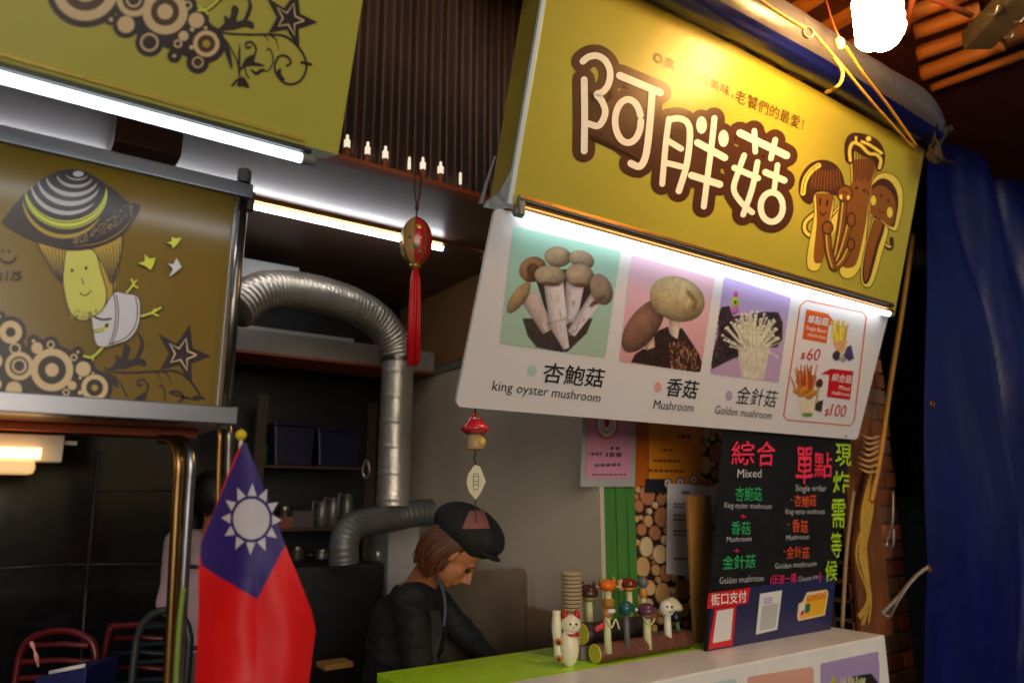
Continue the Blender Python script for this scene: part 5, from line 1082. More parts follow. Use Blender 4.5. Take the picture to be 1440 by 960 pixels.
def f9(t_, p): MB().ell(p, (.017, .015, .014)).build('head', M('ink_blue_glaze', (26, 28, 44), rough=.2), t_, smooth=True); MB().lathe([(.03, -.004), (.028, .006), (.016, .022), (.002, .028)], p + V(.008, .02, .02), n=18).build('sun_hat', M('cream_hat', (200, 196, 160), rough=.5), t_, smooth=True)
fig('leaning green pen with a dark blue head and cream hat, half behind the pine post', 957, 866, 905, 2.03, f9, M('leaf_green', (70, 110, 60), rough=.4), .008, lean=-.02)
# beckoning cat
cp_ = onY(798, 930, 2.02); cp_.z = ZG
ct = thing('cat_figurine', cp_, 'white cat figurine with red ears and orange spots, left of the pen stand', 'figurine')
H_ = onY(798, 852, 2.02).z - ZG; m_cat = M('cat_white_glaze', (226, 220, 190), rough=.3, var=.06); m_cr = M('cat_red_glaze', (180, 30, 36), rough=.3)
MB().ell(cp_ + V(0, 0, H_ * .31) + RT * .006, (.034, .034, H_ * .33), None, 20, 14).build('body', m_cat, ct, smooth=True)
hd = cp_ + V(0, 0, H_ * .70) + RT * .014; MB().ell(hd, (.034, .031, .032), [RT, FH, UP]).build('head', m_cat, ct, smooth=True)
MB().tube([hd + V(0, 0, -.028), hd + V(0, 0, -.036)], .028, 20).build('collar', m_cr, ct, smooth=True)
for q in (-1, 1): MB().lathe([(.013, -.006), (.010, .010), (.001, .026)], hd + RT * (q * .019) + V(0, 0, .025), n=12).build('ear', m_cr, ct, smooth=True)
MB().tube(smoothpath([cp_ + RT * -.026 + V(0, 0, H_ * .08), cp_ + RT * -.035 + V(0, 0, H_ * .5), cp_ + RT * -.035 + V(0, 0, H_ * .93)]), [.016 + .002 * math.sin(i) for i in range(13)], 12).build('raised_paw', m_cat, ct, smooth=True)
for dz in (.42, .14): MB().ell(cp_ + RT * -.030 - FH * .022 + V(0, 0, H_ * dz), (.013, .006, .012), [RT, FH, UP]).build('orange_spot', M('cat_orange_glaze', (200, 120, 40), rough=.3), ct, smooth=True)
for dz in (.42, .14): MB().ell(cp_ + RT * -.030 - FH * .026 + V(0, 0, H_ * dz), (.007, .004, .007), [RT, FH, UP]).build('black_spot', m_dark, ct, smooth=True)
for q in (-.004, .016): MB().ell(hd + RT * q - FH * .029 + V(0, 0, .004), .0042).build('eye', m_dark, ct, smooth=True)
MB().ell(hd + RT * .007 - FH * .031 + V(0, 0, -.006), .0025).build('nose', m_cr, ct, smooth=True)

# ------------------------------------------------------------ hanging ornaments
la = onY(585, 340, YF - .06)
lo = thing('lantern_ornament', la, 'red and gold lantern ornament with a long red tassel hanging from the soffit', 'ornament')
m_lr = M('lantern_red_glaze', (190, 30, 40), rough=.25, var=.3, scale=30, coat=.4); m_lg = M('lantern_gold', (180, 140, 60), rough=.3, metal=.6, var=.3, scale=30)
MB().ell(la, (.058, .05, .093), [RT, FH, UP], 12, 14, lambda d: 1 + .04 * math.cos(6 * math.atan2(d[1], d[0]))).build('body', m_lg, lo, smooth=True)
for an, mt in ((-1.2, m_lr), (-1.9, M('lantern_cream', (170, 130, 80), rough=.4, var=.3)), (-.35, m_lr)):
    c0 = an
    MB().grid(lambda u, v: la + RT * (.0605 * math.sin(.25 + 2.6 * v) * math.cos(c0 + (u - .5) * .62)) + FH * (.0525 * math.sin(.25 + 2.6 * v) * math.sin(c0 + (u - .5) * .62)) + UP * (.0955 * math.cos(.25 + 2.6 * v)), 6, 14).build('panel', mt, lo, smooth=True)
for dx, dz, r_, cc in ((.012, .04, .014, (190, 170, 70)), (-.012, .0, .010, (90, 70, 130)), (.006, -.03, .012, (60, 120, 80)), (.018, -.05, .009, (200, 170, 80)), (.022, .0, .008, (190, 150, 60))):
    MB().ell(la + RT * dx - FH * .049 * math.sqrt(max(.1, 1 - (dx / .06) ** 2 - (dz / .095) ** 2)) + UP * dz, (r_, .004, r_ * .9), [RT, FH, UP], 10, 8).build('relief', M('relief_%d' % cc[2], cc, rough=.3, metal=.3), lo, smooth=True)
MB().lathe([(.008, 0), (.02, .008), (.022, .018), (.012, .024)], la + V(0, 0, -.108), n=16).build('foot_ring', m_lg, lo, smooth=True)
MB().tube(smoothpath([la + V(0, 0, .09), la + V(0, 0, .14), la + V(.01, 0, .19), la + V(.014, 0, ZC - la.z)]), .003, 6).build('cord', M('dark_red_cord', (70, 24, 22), rough=.6), lo, smooth=True)
MB().tube(smoothpath([la + V(0, 0, .14), la + V(-.012, 0, .2), la + V(-.014, 0, ZC - la.z)]), .003, 6).build('cord', M('dark_red_cord'), lo, smooth=True)
MB().ell(la + V(0, 0, .135), (.008, .008, .017)).build('knot', M('dark_red_cord'), lo, smooth=True)
m_tas = M('red_silk_tassel', (206, 10, 20), rough=.45, var=.25, scale=60, stretch=(4, 4, .3))
zl = onY(585, 514, YF - .06).z; tz = la.z - .108
for k_ in range(46):
    a_ = random.uniform(0, 6.28); r_ = .021 * math.sqrt(random.random()); q = V(r_ * math.cos(a_), r_ * math.sin(a_), 0); L_ = (tz - zl) * random.uniform(.93, 1.01)
    MB().tube([V(la.x, la.y, tz) + q * .35, V(la.x, la.y, tz - .04) + q * .9, V(la.x, la.y, tz - L_ * .5) + q * 1.1, V(la.x, la.y, tz - L_) + q * 1.15 + V(random.uniform(-.004, .004), 0, 0)], .0042, 6).build('tassel_strand', m_tas, lo, smooth=True)
mo = onY(668, 606, 1.86)
mh = thing('mushroom_bell', mo, 'small red capped mushroom house bell with a diamond tag hanging under the menu board', 'ornament')
m_mr = M('red_cap_glaze', (196, 34, 48), rough=.25, coat=.4)
MB().lathe([(.030, -.010), (.044, .0), (.046, .004), (.036, .016), (.022, .034), (.010, .048), (.002, .052)], mo + V(0, 0, .002), n=24).build('cap', m_mr, mh, smooth=True)
MB().lathe([(.022, .0), (.038, .012)], mo + V(0, 0, -.014), n=24).build('gills', M('bell_gills', (96, 84, 70), rough=.5), mh, smooth=True)
MB().lathe([(.026, -.056), (.030, -.052), (.024, -.035), (.024, -.012)], mo, n=24).build('house', M('bell_house', (170, 140, 96), rough=.45), mh, smooth=True)
MB().ell(mo + RT * .020 - FH * .014 + V(0, 0, -.034), (.014, .010, .016), [RT, FH, UP]).build('door', M('bell_gold', (200, 160, 70), rough=.35), mh, smooth=True)
for a_, z, r_ in ((2.0, .014, .008), (1.2, .022, .006), (2.9, .012, .006), (1.6, .036, .006), (.5, .010, .006)):
    rr_ = .040 - z * .55; MB().ell(mo + RT * (rr_ * math.cos(a_)) - FH * (rr_ * math.sin(a_)) + V(0, 0, z), (r_, r_ * .4, r_ * .7), [RT, FH, UP], 10, 8).build('spot', m_sw, mh, smooth=True)
MB().ell(mo + RT * .010 - FH * .016 + V(0, 0, .036), (.007, .006, .010), [RT, FH, UP], 10, 8).build('snail', M('bell_snail', (130, 110, 60), rough=.4), mh, smooth=True)
MB().tube([mo + V(0, 0, .05), mo + V(0, 0, .085)], .0025, 6).build('cord', M('dark_red_cord'), mh)
tg = onY(669, 677, 1.86)
MB().tube(smoothpath([mo + V(0, 0, -.055), mo + V(.003, 0, -.07), mo + V(-.003, 0, -.08), V(tg.x, tg.y, tg.z + .05)]), .0028, 6).build('cord', M('navy_cord', (40, 40, 60), rough=.6), mh, smooth=True)
dm = [tg + RT * a_ + UP * b_ for a_, b_ in ((0, -.053), (.014, -.036), (.031, .0), (.012, .045), (-.004, .050), (-.024, .022), (-.028, -.004), (-.020, -.030))]
tgo = MB().prism([p - FH * .004 for p in dm], FH * .008).build('tag', M('ivory_tag', (206, 198, 160), rough=.35, var=.08), mh, bevel=.0015)
for k_, dz in enumerate((.022, .014, .0, -.010, -.024)): MB().prism([tg - FH * .0045 + RT * a_ + UP * (b_ + dz) for a_, b_ in ((-.008, 0), (.008, 0), (.008, .0022), (-.008, .0022))], FH * .0004).build('tag_mark', M('tag_ink', (90, 86, 70), rough=.5), tgo)
for sx in (-.008, .007): MB().prism([tg - FH * .0045 + RT * (a_ + sx) + UP * b_ for a_, b_ in ((0, -.018), (.002, -.018), (.002, .02), (0, .02))], FH * .0004).build('tag_mark', M('tag_ink'), tgo)
MB().tube(smoothpath([tg + V(0, 0, -.05), tg + V(0, 0, -.08), tg + V(.004, 0, -.12)]), .002, 6).build('cord', M('navy_cord'), mh, smooth=True)

# ------------------------------------------------------------ flag
YFl = 1.68
fl = thing('flag', onY(330, 960, YFl), 'red flag with blue corner and white sun on a pole with yellow ball', 'flag')
pt = onY(341, 618, YFl); pz = onY(336, 1000, YFl)
MB().cyl(pt + V(0.01, .085, -.75), pt + V(0, .012, .0), .0042, n=10).build('pole', M('white_pole', (210, 206, 200), rough=.4), fl, smooth=True)
MB().ell(onY(341, 611, YFl) + V(0, .012, 0), .0125, None, 16, 10).build('finial', M('yellow_ball', (214, 190, 20), rough=.3), fl, smooth=True)
# outline of the hanging cloth: left and right edges as it falls
Ls = [(340, 624), (322, 668), (300, 720), (282, 765), (279, 800), (279, 860), (276, 920), (272, 1010)]
Rs = [(346, 622), (364, 668), (384, 720), (402, 768), (420, 812), (438, 858), (444, 885), (428, 1010)]
def edge(L_, t_):
    k_ = t_ * (len(L_) - 1); i = min(int(k_), len(L_) - 2); f = k_ - i; return (L_[i][0] * (1 - f) + L_[i + 1][0] * f, L_[i][1] * (1 - f) + L_[i + 1][1] * f)
FP = PL((0, YFl, 1), (0, 0, 1))
def depth(x, y):
    t_ = max(0, (y - 622) / 380); return .030 * math.sin((x - 330) / 26 + t_ * 2.0) * min(1, t_ * 2) + .022 * math.sin((x - 300) / 60 - 1.2) * t_ + .007 * math.sin((x - .35 * y) / 17) * t_ + .010 * noise.noise(V(x / 40, y / 90, 0)) - .02 * max(0, 1 - abs(x - 360) / 60) * t_
nu_, nv_ = 84, 200
vs_ = []; cvx = []
blue_poly = [(280, 768), (283, 795), (300, 806), (362, 842), (403, 762), (346, 610), (340, 610)]
def inpoly(x, y, P_):
    c = False
    for i in range(len(P_)):
        a_, b_ = P_[i], P_[(i + 1) % len(P_)]
        if (a_[1] > y) != (b_[1] > y) and x < (b_[0] - a_[0]) * (y - a_[1]) / (b_[1] - a_[1]) + a_[0]: c = not c
    return c
def clothmb(test, off):
    mb = MB(); mb.flat = True; idx = {}
    def vid(i, j):
        if (i, j) not in idx:
            l, r = edge(Ls, j / nv_), edge(Rs, j / nv_); f = i / nu_; x = l[0] * (1 - f) + r[0] * f; y = l[1] * (1 - f) + r[1] * f
            idx[(i, j)] = len(mb.v); mb.v.append(onY(x, y, YFl + depth(x, y)) + V(0, -off, 0))
        return idx[(i, j)]
    for j in range(nv_):
        for i in range(nu_):
            l, r = edge(Ls, (j + .5) / nv_), edge(Rs, (j + .5) / nv_); f = (i + .5) / nu_; x = l[0] * (1 - f) + r[0] * f; y = l[1] * (1 - f) + r[1] * f
            if test(x, y): mb.f.append((vid(i, j + 1), vid(i + 1, j + 1), vid(i + 1, j), vid(i, j)))
    return mb
m_fr = M('flag_red', (222, 8, 16), rough=.55, var=.08, scale=3, bump=.03, bscale=300); m_fb = M('flag_blue', (44, 26, 112), rough=.55, var=.08, scale=3, bump=.03, bscale=300)
clothmb(lambda x, y: not inpoly(x, y, blue_poly), 0).build('red_field', m_fr, fl, smooth=True)
clothmb(lambda x, y: inpoly(x, y, blue_poly), 0).build('blue_canton', m_fb, fl, smooth=True)
sc_ = (353.5, 729.5); m_fw = M('flag_white', (200, 198, 206), rough=.55, var=.06)
def onflag(x, y, off): return onY(x, y, YFl + depth(x, y) - off)
mb = MB(); mb.flat = True; n_ = 40
rings_ = [[onflag(sc_[0] + 25.5 * q * math.cos(2 * math.pi * i / n_), sc_[1] + 28.5 * q * math.sin(2 * math.pi * i / n_), .0016) for i in range(n_)] for q in (.01, .35, .7, 1)]
for A_, B2_ in zip(rings_, rings_[1:]):
    for i in range(n_): mb.poly([B2_[i], A_[i], A_[(i + 1) % n_], B2_[(i + 1) % n_]][::-1])
mb.build('sun_disc', m_fw, fl)
for k_ in range(12):
    a_ = math.radians(90 + 30 * k_ + 2); tip = (sc_[0] + 42.5 * math.cos(a_), sc_[1] + 50.5 * math.sin(a_)); B1 = (sc_[0] + 30 * math.cos(a_ - .22), sc_[1] + 33.5 * math.sin(a_ - .22)); B2 = (sc_[0] + 30 * math.cos(a_ + .22), sc_[1] + 33.5 * math.sin(a_ + .22))
    m2 = MB(); m2.flat = True; lerp = lambda p, q, t_: (p[0] + (q[0] - p[0]) * t_, p[1] + (q[1] - p[1]) * t_)
    for s_ in range(4):
        t0, t1 = s_ / 4, (s_ + 1) / 4; m2.poly([onflag(*lerp(B1, tip, t0), .0016), onflag(*lerp(B2, tip, t0), .0016), onflag(*lerp(B2, tip, min(t1, .98)), .0016), onflag(*lerp(B1, tip, min(t1, .98)), .0016)])
    m2.build('sun_ray', m_fw, fl)
MB().tube([onY(338, 628, YFl - .002), onY(320, 670, YFl - .002), onY(300, 722, YFl - .002), onY(283, 762, YFl - .002)], .0018, 6).build('hem', m_fr, fl, smooth=True)

# ------------------------------------------------------------ people
m_skin = M('skin', (172, 108, 72), rough=.5, var=.08, scale=12, bump=.04)
m_shirt = M('black_cotton', (6, 6, 7), rough=.8, var=.3, scale=20, bump=.2, bscale=60, sheen=0)
def capsule(mb, p, q, r0, r1, n=14):
    mb.tube([p, q], [r0, r1], n); mb.ell(p, r0, None, 14, 10); mb.ell(q, r1, None, 14, 10)
DP = 2.78
def A_(x, y, dd=0): return at(x, y, DP + dd)
HU = (RT * .79 + UP * .62).normalized(); HF = (RT * .62 - UP * .79).normalized(); HS = -FH   # head up, head front, towards camera
hc = A_(643, 776)
def hp(f, u, s): return hc + HF * f + HU * u + HS * s
pw = thing('person', V(hc.x - .25, hc.y, 0), 'person bending over the counter in a black cap and black top, brown bobbed hair', 'person')
body = MB()
body.ell(hp(-.012, .022, 0), (.088, .074, .088), [HF, HS, HU], 24, 16)                 # skull
body.ell(hp(.030, -.045, 0), (.056, .054, .070), [HF, HS, HU], 20, 14)                  # face and jaw
body.ell(hp(.062, -.094, 0), (.020, .022, .018), [HF, HS, HU], 12, 10)                  # chin
body.ell(hp(.078, .012, 0), (.016, .046, .012), [HF, HS, HU], 12, 10)                   # brow
body.tube([hp(.084, .004, 0), hp(.114, -.036, 0), hp(.094, -.046, 0)], [.008, .0135, .011], 12)   # nose
body.ell(hp(.083, -.060, 0), (.013, .022, .0065), [HF, HS, HU], 12, 8); body.ell(hp(.080, -.074, 0), (.013, .019, .007), [HF, HS, HU], 12, 8)   # lips
for s_ in (-1, 1):
    body.ell(hp(.045, -.030, .036 * s_), (.030, .018, .028), [HF, HS, HU], 12, 10)      # cheek
nb = A_(590, 826, .10)
capsule(body, hp(-.035, -.055, 0), nb, .052, .060)
sp1 = A_(575, 870, .12); sp2 = A_(556, 985, .10); pelv = A_(545, 1080, .10)
body.tube([nb, sp1, sp2, pelv], [.07, .12, .11, .13], 18); body.ell(pelv, .12)
shN = A_(577, 850, -.09); shF = A_(604, 842, .26)
capsule(body, shN, shF, .055, .055)
elN = A_(590, 938, -.13); wrN = A_(650, 948, -.02); elF = A_(662, 900, .26); wrF = A_(704, 946, .16)
capsule(body, shN, elN, .046, .037); capsule(body, elN, wrN, .036, .025); capsule(body, shF, elF, .046, .037); capsule(body, elF, wrF, .036, .025)
for w_, dr in ((wrN, (RT * .9 - UP * .35).normalized()), (wrF, (RT * .7 - UP * .6).normalized())):
    pm = w_ + dr * .045; sd_ = dr.cross(FH).normalized(); body.ell(pm, (.042, .038, .016), [dr, FH, sd_], 14, 10)
    for k_ in range(4):
        b0 = pm + dr * .034 + FH * (.024 - .016 * k_); L_ = (.030, .036, .034, .026)[k_]
        body.tube([b0, b0 + dr * L_ + sd_ * .004, b0 + dr * L_ * 1.6 + sd_ * .020], [.0085, .008, .0068], 8)
    b0 = pm - FH * .034 - dr * .01; body.tube([b0, b0 - FH * .016 + dr * .026, b0 - FH * .012 + dr * .050 + sd_ * .008], [.010, .009, .0075], 8)
for lx in (-.09, .09):
    hip = pelv + FH * lx; body.tube([hip, V(hip.x + .02, hip.y, .50), V(hip.x - .02, hip.y, .06)], [.09, .06, .04], 12)
    body.ell(V(hip.x + .03, hip.y, .05), (.12, .045, .04))
sk = mesh_from(body, .0065, 4); sk.build('body', m_skin, pw, smooth=True)
# ears, eyes
for s_ in (-1, 1):
    MB().ell(hp(-.004, -.012, .074 * s_), (.019, .009, .029), [HF, HS, HU], 14, 10, lambda d: 1 - .12 * max(0, -d[2])).build('ear', m_skin, pw, smooth=True)
    MB().ell(hp(.076, -.008, .028 * s_), (.009, .012, .009), [HF, HS, HU], 12, 8).build('eye', M('eye_dark', (30, 22, 20), rough=.15), pw, smooth=True)
    MB().tube(smoothpath([hp(.086, .014, .010 * s_), hp(.085, .018, .028 * s_), hp(.072, .012, .046 * s_)]), .0025, 6).build('eyebrow', M('eyebrow_brown', (50, 34, 26), rough=.8), pw, smooth=True)
# top
sh = MB()
sh.tube([nb + UP * -.005 + HU * -.02, sp1, sp2, pelv + UP * -.03], [.082, .142, .135, .15], 20)
capsule(sh, shN, shF, .072, .072); capsule(sh, shN, elN, .064, .052); capsule(sh, elN, wrN.lerp(elN, .15), .050, .036); capsule(sh, shF, elF, .064, .052); capsule(sh, elF, wrF.lerp(elF, .15), .050, .036)
cloth = mesh_from(sh, .008, 4)
for v_ in cloth.v:
    q_ = V(v_.x * 7 + v_.z * 9, v_.y * 7 - v_.z * 4, v_.z * 14); n_ = (1 - abs(noise.noise(q_)) * 2.4) * .012 + noise.noise(v_ * 8) * .012 + noise.noise(v_ * 34) * .003; v_ += (v_ - sp1).normalized() * n_
cloth.build('top', m_shirt, pw, smooth=True)
MB().grid(lambda u, v: A_(603 + 15 * u + 4 * math.sin(v * 6), 858 + 92 * v, -.16 + .03 * math.sin(v * 3)) , 6, 20).build('apron_print', M('apron_grey_print', (26, 27, 30), rough=.85, var=.95, scale=45), pw, smooth=True)
MB().tube(smoothpath([A_(612, 812, -.03), A_(621, 824, -.06), A_(626, 850, -.08), A_(624, 880, -.10)]), .006, 8).build('apron_strap', M('slate_strap', (70, 76, 96), rough=.7), pw, smooth=True)
# trousers are hidden behind the counter
MB().tube([pelv + UP * .02, V(pelv.x, pelv.y, .55), V(pelv.x - .01, pelv.y, .1)], [.17, .15, .13], 18).build('trousers', M('dark_denim', (24, 26, 34), rough=.8), pw, smooth=True)
# cap
cc = hp(-.002, .050, 0)
CAX = (RT * .86 + UP * -.50).normalized(); CUP = (RT * .50 + UP * .86).normalized()
c0 = A_(660, 746)
def capn(d):
    return 1 + .05 * math.sin(5 * math.atan2(d[1], d[0])) * abs(d[2]) - .10 * max(0, d[0]) * max(0, -d[2])
m_cap = M('charcoal_felt', (22, 22, 25), rough=.75, var=.3, scale=14, bump=.2, bscale=90, sheen=0)
capo = MB().ell(c0, (.146, .115, .088), [CAX, FH, CUP], 32, 20, capn).build('cap', m_cap, pw, smooth=True)
MB().ell(c0 + CUP * .083 - CAX * .02, (.009, .009, .005), [CAX, FH, CUP], 10, 8).build('cap_button', m_cap, capo, smooth=True)
bb = c0 + CAX * .075 - CUP * .036
MB().ell(bb, (.082, .088, .016), [CAX, FH, CUP], 24, 12, lambda d: 1).build('cap_brim', m_cap, capo, smooth=True)
def onc(a, u, lift=1.02):
    x, z = a / .146, u / .088; y = math.sqrt(max(.02, 1 - x * x - z * z)); return c0 + (CAX * a - FH * (.115 * y) + CUP * u) * lift
def labp(u, v):
    dr = RT * ((.052 + .046 * (1 - v)) * (u - .5) + .030) + UP * (.000 + .062 * v + .012); return onc(dr.dot(CAX), dr.dot(CUP))
MB().grid(labp, 10, 8).build('cap_label', M('dusty_pink_label', (140, 86, 80), rough=.7, var=.25, scale=50), capo, smooth=True)
# hair: bobbed, swept forward from under the cap to the nape
m_hair = M('brown_hair', (84, 40, 12), rough=.42, var=.45, scale=16, stretch=(8, 8, 1), bump=.2)
hb_ = MB(); hb_.ell(hp(-.052, -.006, 0), (.066, .086, .088), [HF, HS, HU], 22, 16, lambda d: 1 + .05 * noise.noise(V(d[0] * 6, d[1] * 3, d[2] * 1.5)))
hb_.build('hair', m_hair, pw, smooth=True)
for k_ in range(230):
    t_ = random.random(); s_ = random.choice([-1, 1, 1]); ph = random.uniform(-1.35, 1.35)
    st_ = hp(-.050 + .052 * math.sin(ph) * .9 + .012, .045, s_ * (.078 * math.cos(ph) + .004)) if abs(ph) < 1.3 else hp(-.09, .04, s_ * .03)
    f0 = random.uniform(-.098, .016); sd0 = s_ * .082 * math.sqrt(max(.04, 1 - ((f0 + .035) / .078) ** 2))
    a0 = hp(f0, .045, sd0); o_ = random.uniform(-.006, .018); a1 = hp(f0 - .016 - o_, -.015, sd0 * (1.10 + o_)); a2 = hp(f0 - .010 - o_ * .8 + random.uniform(-.008, .008), -.066 - .025 * random.random(), sd0 * 1.04 + random.uniform(-.008, .008)); a3 = hp(f0 + .012 + random.uniform(-.014, .014), -.100 - .045 * random.random(), sd0 * .84 + random.uniform(-.012, .012))
    if f0 > -.004: a3 = a2 + HU * -.01
    MB().tube(smoothpath([a0, a1, a2, a3], 4), [.0060 * (1 - .75 * (i / 12) ** 2) for i in range(13)], 5).build('hair_lock', m_hair, pw, smooth=True)

# second person, seen between the steel legs and the flag
D2 = 3.35
def B2_(x, y, dd=0): return at(x, y, D2 + dd)
p2 = thing('person', V(B2_(290, 900).x, B2_(290, 900).y, 0), 'person in a pale dusty pink shirt seen from behind, mostly hidden by the flag', 'person')
b2 = MB(); h2 = B2_(306, 700)
b2.ell(h2, (.078, .09, .105), [RT, FH, UP], 20, 14); b2.ell(h2 + FH * .03 + UP * -.05, (.05, .05, .06), [RT, FH, UP]); b2.ell(h2 + FH * .085 + UP * -.02, (.012, .016, .016), [RT, FH, UP])
nk = h2 + UP * -.15; capsule(b2, h2 + UP * -.06, nk, .048, .055); ch = nk + UP * -.22; pv = nk + UP * -.52
b2.tube([nk, ch, pv], [.06, .12, .12], 16); sl_, sr_ = nk + UP * -.05 - RT * .155, nk + UP * -.05 + RT * .155; capsule(b2, sl_, sr_, .05, .05)
for s0, sg_ in ((sl_, -1), (sr_, 1)):
    e_ = s0 + RT * (sg_ * .03) + UP * -.28; w_ = e_ + FH * .14 + UP * -.16 + RT * (-.04 * sg_); capsule(b2, s0, e_, .042, .035); capsule(b2, e_, w_, .034, .024)
    dr = (w_ - e_).normalized(); b2.ell(w_ + dr * .05, (.016, .038, .045), [RT, dr.cross(RT), dr], 12, 8)
    for k_ in range(4): b2.tube([w_ + dr * .08 + dr.cross(RT) * (.024 - .016 * k_), w_ + dr * (.125 + .006 * (k_ % 3)) + dr.cross(RT) * (.026 - .017 * k_) + RT * (-.01 * sg_), w_ + dr * .145 + dr.cross(RT) * (.024 - .016 * k_) + RT * (-.024 * sg_)], [.0085, .008, .007], 8)
    b2.tube([w_ + dr * .03 + dr.cross(RT) * .034, w_ + dr * .06 + dr.cross(RT) * .052, w_ + dr * .09 + dr.cross(RT) * .05], [.010, .009, .008], 8)
for q in (-.08, .08): b2.tube([pv + RT * q, V((pv + RT * q).x, (pv + RT * q).y, .5), V((pv + RT * q).x, (pv + RT * q).y, .04)], [.085, .06, .04], 12)
mesh_from(b2, .009, 4).build('body', m_skin, p2, smooth=True)
s2 = MB(); s2.tube([nk + UP * -.01, ch, pv + UP * -.05], [.08, .145, .15], 18); capsule(s2, sl_, sr_, .066, .066)
for s0, sg_ in ((sl_, -1), (sr_, 1)): capsule(s2, s0, s0 + RT * (sg_ * .03) + UP * -.24, .06, .054)
c2 = mesh_from(s2, .012, 5)
for v_ in c2.v: v_ += (v_ - ch).normalized() * (noise.noise(v_ * 8) * .012)
c2.build('shirt', M('dusty_pink_cotton', (176, 148, 154), rough=.8, var=.15, bump=.2), p2, smooth=True)
MB().tube([nk + RT * -.13 + UP * -.13 - FH * .13, nk + RT * .05 + UP * -.14 - FH * .155, nk + RT * .14 + UP * -.13 - FH * .12], .008, 8).build('strap', M('dark_strap', (40, 36, 42), rough=.7), p2, smooth=True)
MB().tube([pv + UP * .06 + (RT * math.cos(a_) * .155 + FH * math.sin(a_) * .15) for a_ in [i / 20 * 6.283 for i in range(21)]], .010, 8).build('waist_string', M('dark_strap'), p2, smooth=True)
MB().tube([pv + UP * .04, V(pv.x, pv.y, .5), V(pv.x, pv.y, .08)], [.16, .14, .12], 18).build('trousers', M('grey_trousers', (96, 88, 92), rough=.8), p2, smooth=True)
MB().ell(h2 + UP * .015 - FH * .012, (.088, .095, .108), [RT, FH, UP], 22, 16, lambda d: 1 + .03 * math.sin(9 * math.atan2(d[1], d[0]))).build('hair', M('near_black_hair', (24, 18, 16), rough=.45, var=.3, bump=.3), p2, smooth=True)

# ------------------------------------------------------------ dark seating area at lower left
m_glass = M('dark_glass', (14, 14, 16), rough=.12, var=.2)
dp = thing('glass_partition', (-.3, 3.5, 0), 'dark glass partition with thin grey frame lines behind the left seating', 'partition')
YGp = 3.6
MB().box((-2.6, YGp, .02), (onY(300, 800, YGp).x, YGp + .02, 2.3)).build('pane', m_glass, dp)
m_fl = M('thin_grey_frame', (50, 50, 52), rough=.5)
def fline(a_, b_, r_): MB().cyl(onY(*a_, YGp - .012), onY(*b_, YGp - .012), r_, n=8).build('frame_bar', m_fl, dp, smooth=True)
fline((139, 632), (121, 830), .007); fline((121, 830), (112, 960), .005); fline((130, 690), (246, 690), .004); fline((-20, 800), (95, 793), .006); fline((95, 793), (240, 792), .0035)
m_cr = M('red_chair_tube', (84, 8, 14), rough=.35, var=.2); m_cb = M('dark_teal_cord', (12, 26, 34), rough=.5)
def chair(label, px0, px1, ytop, d, mt, slat, rx=.5, nsl=6, group='chairs in the dark seating area'):
    a_ = at(px0, 955, d); b_ = at(px1, 955, d); ax = (b_ - a_); wd = ax.length; ax.normalize(); top_ = at((px0 + px1) / 2, ytop, d).z; side = FH
    t_ = thing('chair', V(a_.x, a_.y, 0), label, 'chair', group); zs = .45; r_ = .013
    P_ = [a_ * 1 for _ in range(1)]; o_ = V(a_.x, a_.y, 0)
    arch = [o_ + UP * zs, o_ + UP * (top_ - .16)] + [o_ + ax * (wd * (.5 - .5 * math.cos(math.pi * i / 8))) + UP * (top_ - .16 * (1 - math.sin(math.pi * i / 8) ** rx)) for i in range(1, 8)] + [o_ + ax * wd + UP * (top_ - .16), o_ + ax * wd + UP * zs]
    MB().tube(smoothpath(arch, 4), r_, 10).build('back_frame', mt, t_, smooth=True)
    for i in range(nsl):
        z = top_ - .05 - i * .055; ins = .012 if i else wd * .12
        MB().tube([o_ + ax * ins + UP * z, o_ + ax * wd * .5 + UP * z + side * .03, o_ + ax * (wd - ins) + UP * z], .010, 8).build('slat', slat[i % len(slat)], t_, smooth=True)
    q = [o_ + UP * zs, o_ + ax * wd + UP * zs, o_ + ax * wd - side * .4 + UP * zs, o_ - side * .4 + UP * zs]
    MB().prism([p + UP * -.0 for p in q], UP * .03).build('seat', slat[0], t_, bevel=.006)
    for p in q: MB().cyl(p + UP * .0 + (ax * .012 if 1 else 0), V(p.x, p.y, 0.001) + ax * .012, .012, n=10).build('leg', mt, t_, smooth=True)
    return t_
chair('dark red chair with a wide arched back at the lower left corner', 22, 132, 886, 2.75, m_cr, [M('dark_red_cord_weave', (90, 10, 18), rough=.6)], .5, 4)
chair('red framed chair with a square back and dark teal slats', 143, 236, 878, 2.95, m_cr, [m_cr, m_cb], .12, 6)
chair('grey metal framed chair with an arched back right of the red ones', 186, 262, 858, 2.5, M('grey_chair_tube', (66, 68, 72), rough=.35, metal=.5), [m_cb], .6, 4)
bx = thing('blue_box', at(85, 965, 2.55), 'blue box with a white lid edge standing before the red arched chair', 'box')
a_ = at(50, 948, 2.55); b_ = at(122, 938, 2.55); ax = (b_ - a_); ax.z = 0
MB().prism([V(a_.x, a_.y, .7), V(b_.x, b_.y, .7), V(b_.x, b_.y, b_.z), V(a_.x, a_.y, a_.z - .01)], FH * .2).build('body', M('royal_blue_box', (10, 16, 84), rough=.5), bx, bevel=.004)
MB().tube([at(70, 945, 2.54), at(120, 935, 2.54)], .007, 8).build('lid_edge', m_sw, bx, smooth=True)
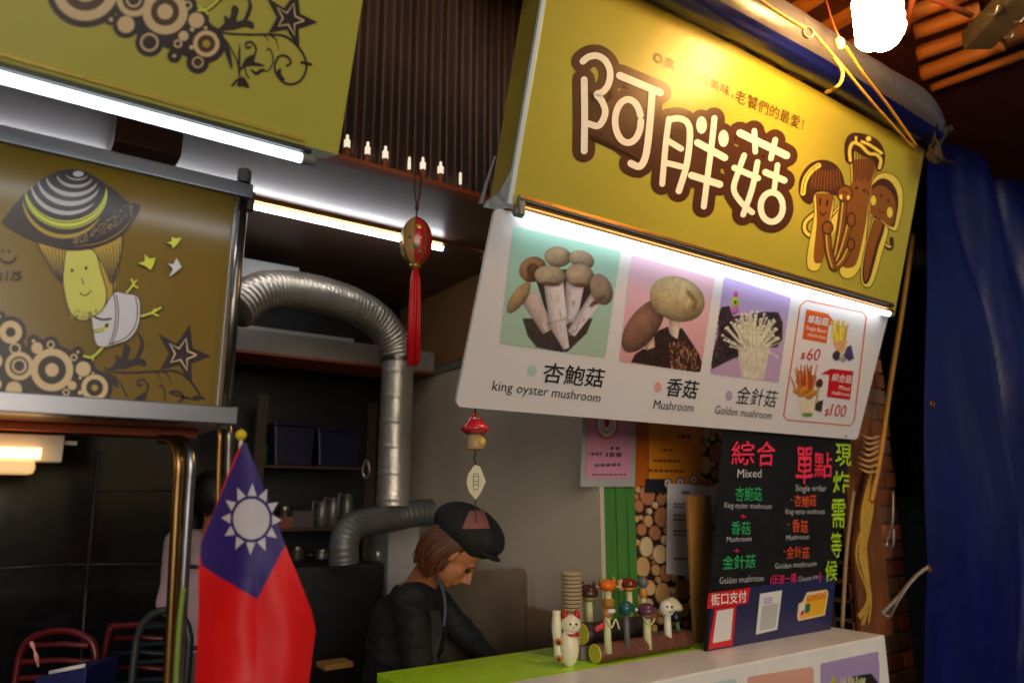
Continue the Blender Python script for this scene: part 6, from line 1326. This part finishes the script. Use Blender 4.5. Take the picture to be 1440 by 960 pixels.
MB().cyl(V(a_.x, a_.y, 0) + FH * .1 + RT * .1, V(a_.x, a_.y, .699) + FH * .1 + RT * .1, .03, n=14).build('stand', m_black, bx, smooth=True)
MB().tube(smoothpath([at(44, 902, 2.66), at(50, 918, 2.64), at(54, 936, 2.66)]), [.006 + .002 * math.sin(i) for i in range(13)], 8).build('twisted_ribbon', M('pale_pink_ribbon', (220, 150, 140), rough=.3), label='small pale pink twisted ribbon hanging on the back of the red arched chair', cat='ribbon', smooth=True)
# ------------------------------------------------------------ dim clutter at the back of the stall
random.seed(21)
m_dims = [M('dim_plastic_%d' % i, c, rough=.5, var=.3) for i, c in enumerate(((44, 40, 38), (60, 30, 26), (30, 40, 52), (70, 62, 50)))]
for k_, (px, py, kind) in enumerate(((372, 741, 'pot'), (412, 741, 'tin'), (395, 799, 'pot'), (430, 799, 'tin'), (466, 799, 'pot'), (300, 741, 'tin'), (330, 654, 'pot'))):
    p = onY(px, py, YS); zt_ = zz({741: 742, 799: 800, 654: 655}[py]) + .001; p = V(p.x, YS + .15, zt_)
    lb = '%s %s on the %s back shelf, %s' % (['dull', 'dark', 'small', 'squat', 'round', 'plain', 'grey'][k_], 'cooking pot' if kind == 'pot' else 'storage tin', {741: 'middle', 799: 'lowest', 654: 'upper'}[py], ['just right of the flag', 'left of the jugs', 'leftmost beside the flag', 'second from the flag', 'below the jugs', 'behind the flag', 'behind the flag pole ball'][k_])
    if kind == 'pot':
        t = thing('cooking_pot', p, lb, 'pot'); MB().lathe([(.055, 0), (.062, .01), (.062, .075), (.066, .08), (.06, .08), (.056, .012)], p, n=24).build('body', m_steel2, t, smooth=False)
        for q in (-1, 1): MB().tube(smoothpath([p + V(q * .06, -.015, .06), p + V(q * .082, 0, .062), p + V(q * .06, .015, .06)]), .004, 6).build('handle', m_steel2, t, smooth=True)
    else:
        t = thing('storage_tin', p, lb, 'tin'); MB().lathe([(.036, 0), (.038, .004), (.038, .09), (.036, .094)], p, n=20).build('body', m_dims[k_ % 4], t); MB().lathe([(.039, 0), (.039, .014), (.01, .018)], p + V(0, 0, .0945), n=20).build('lid', m_steel2, t)
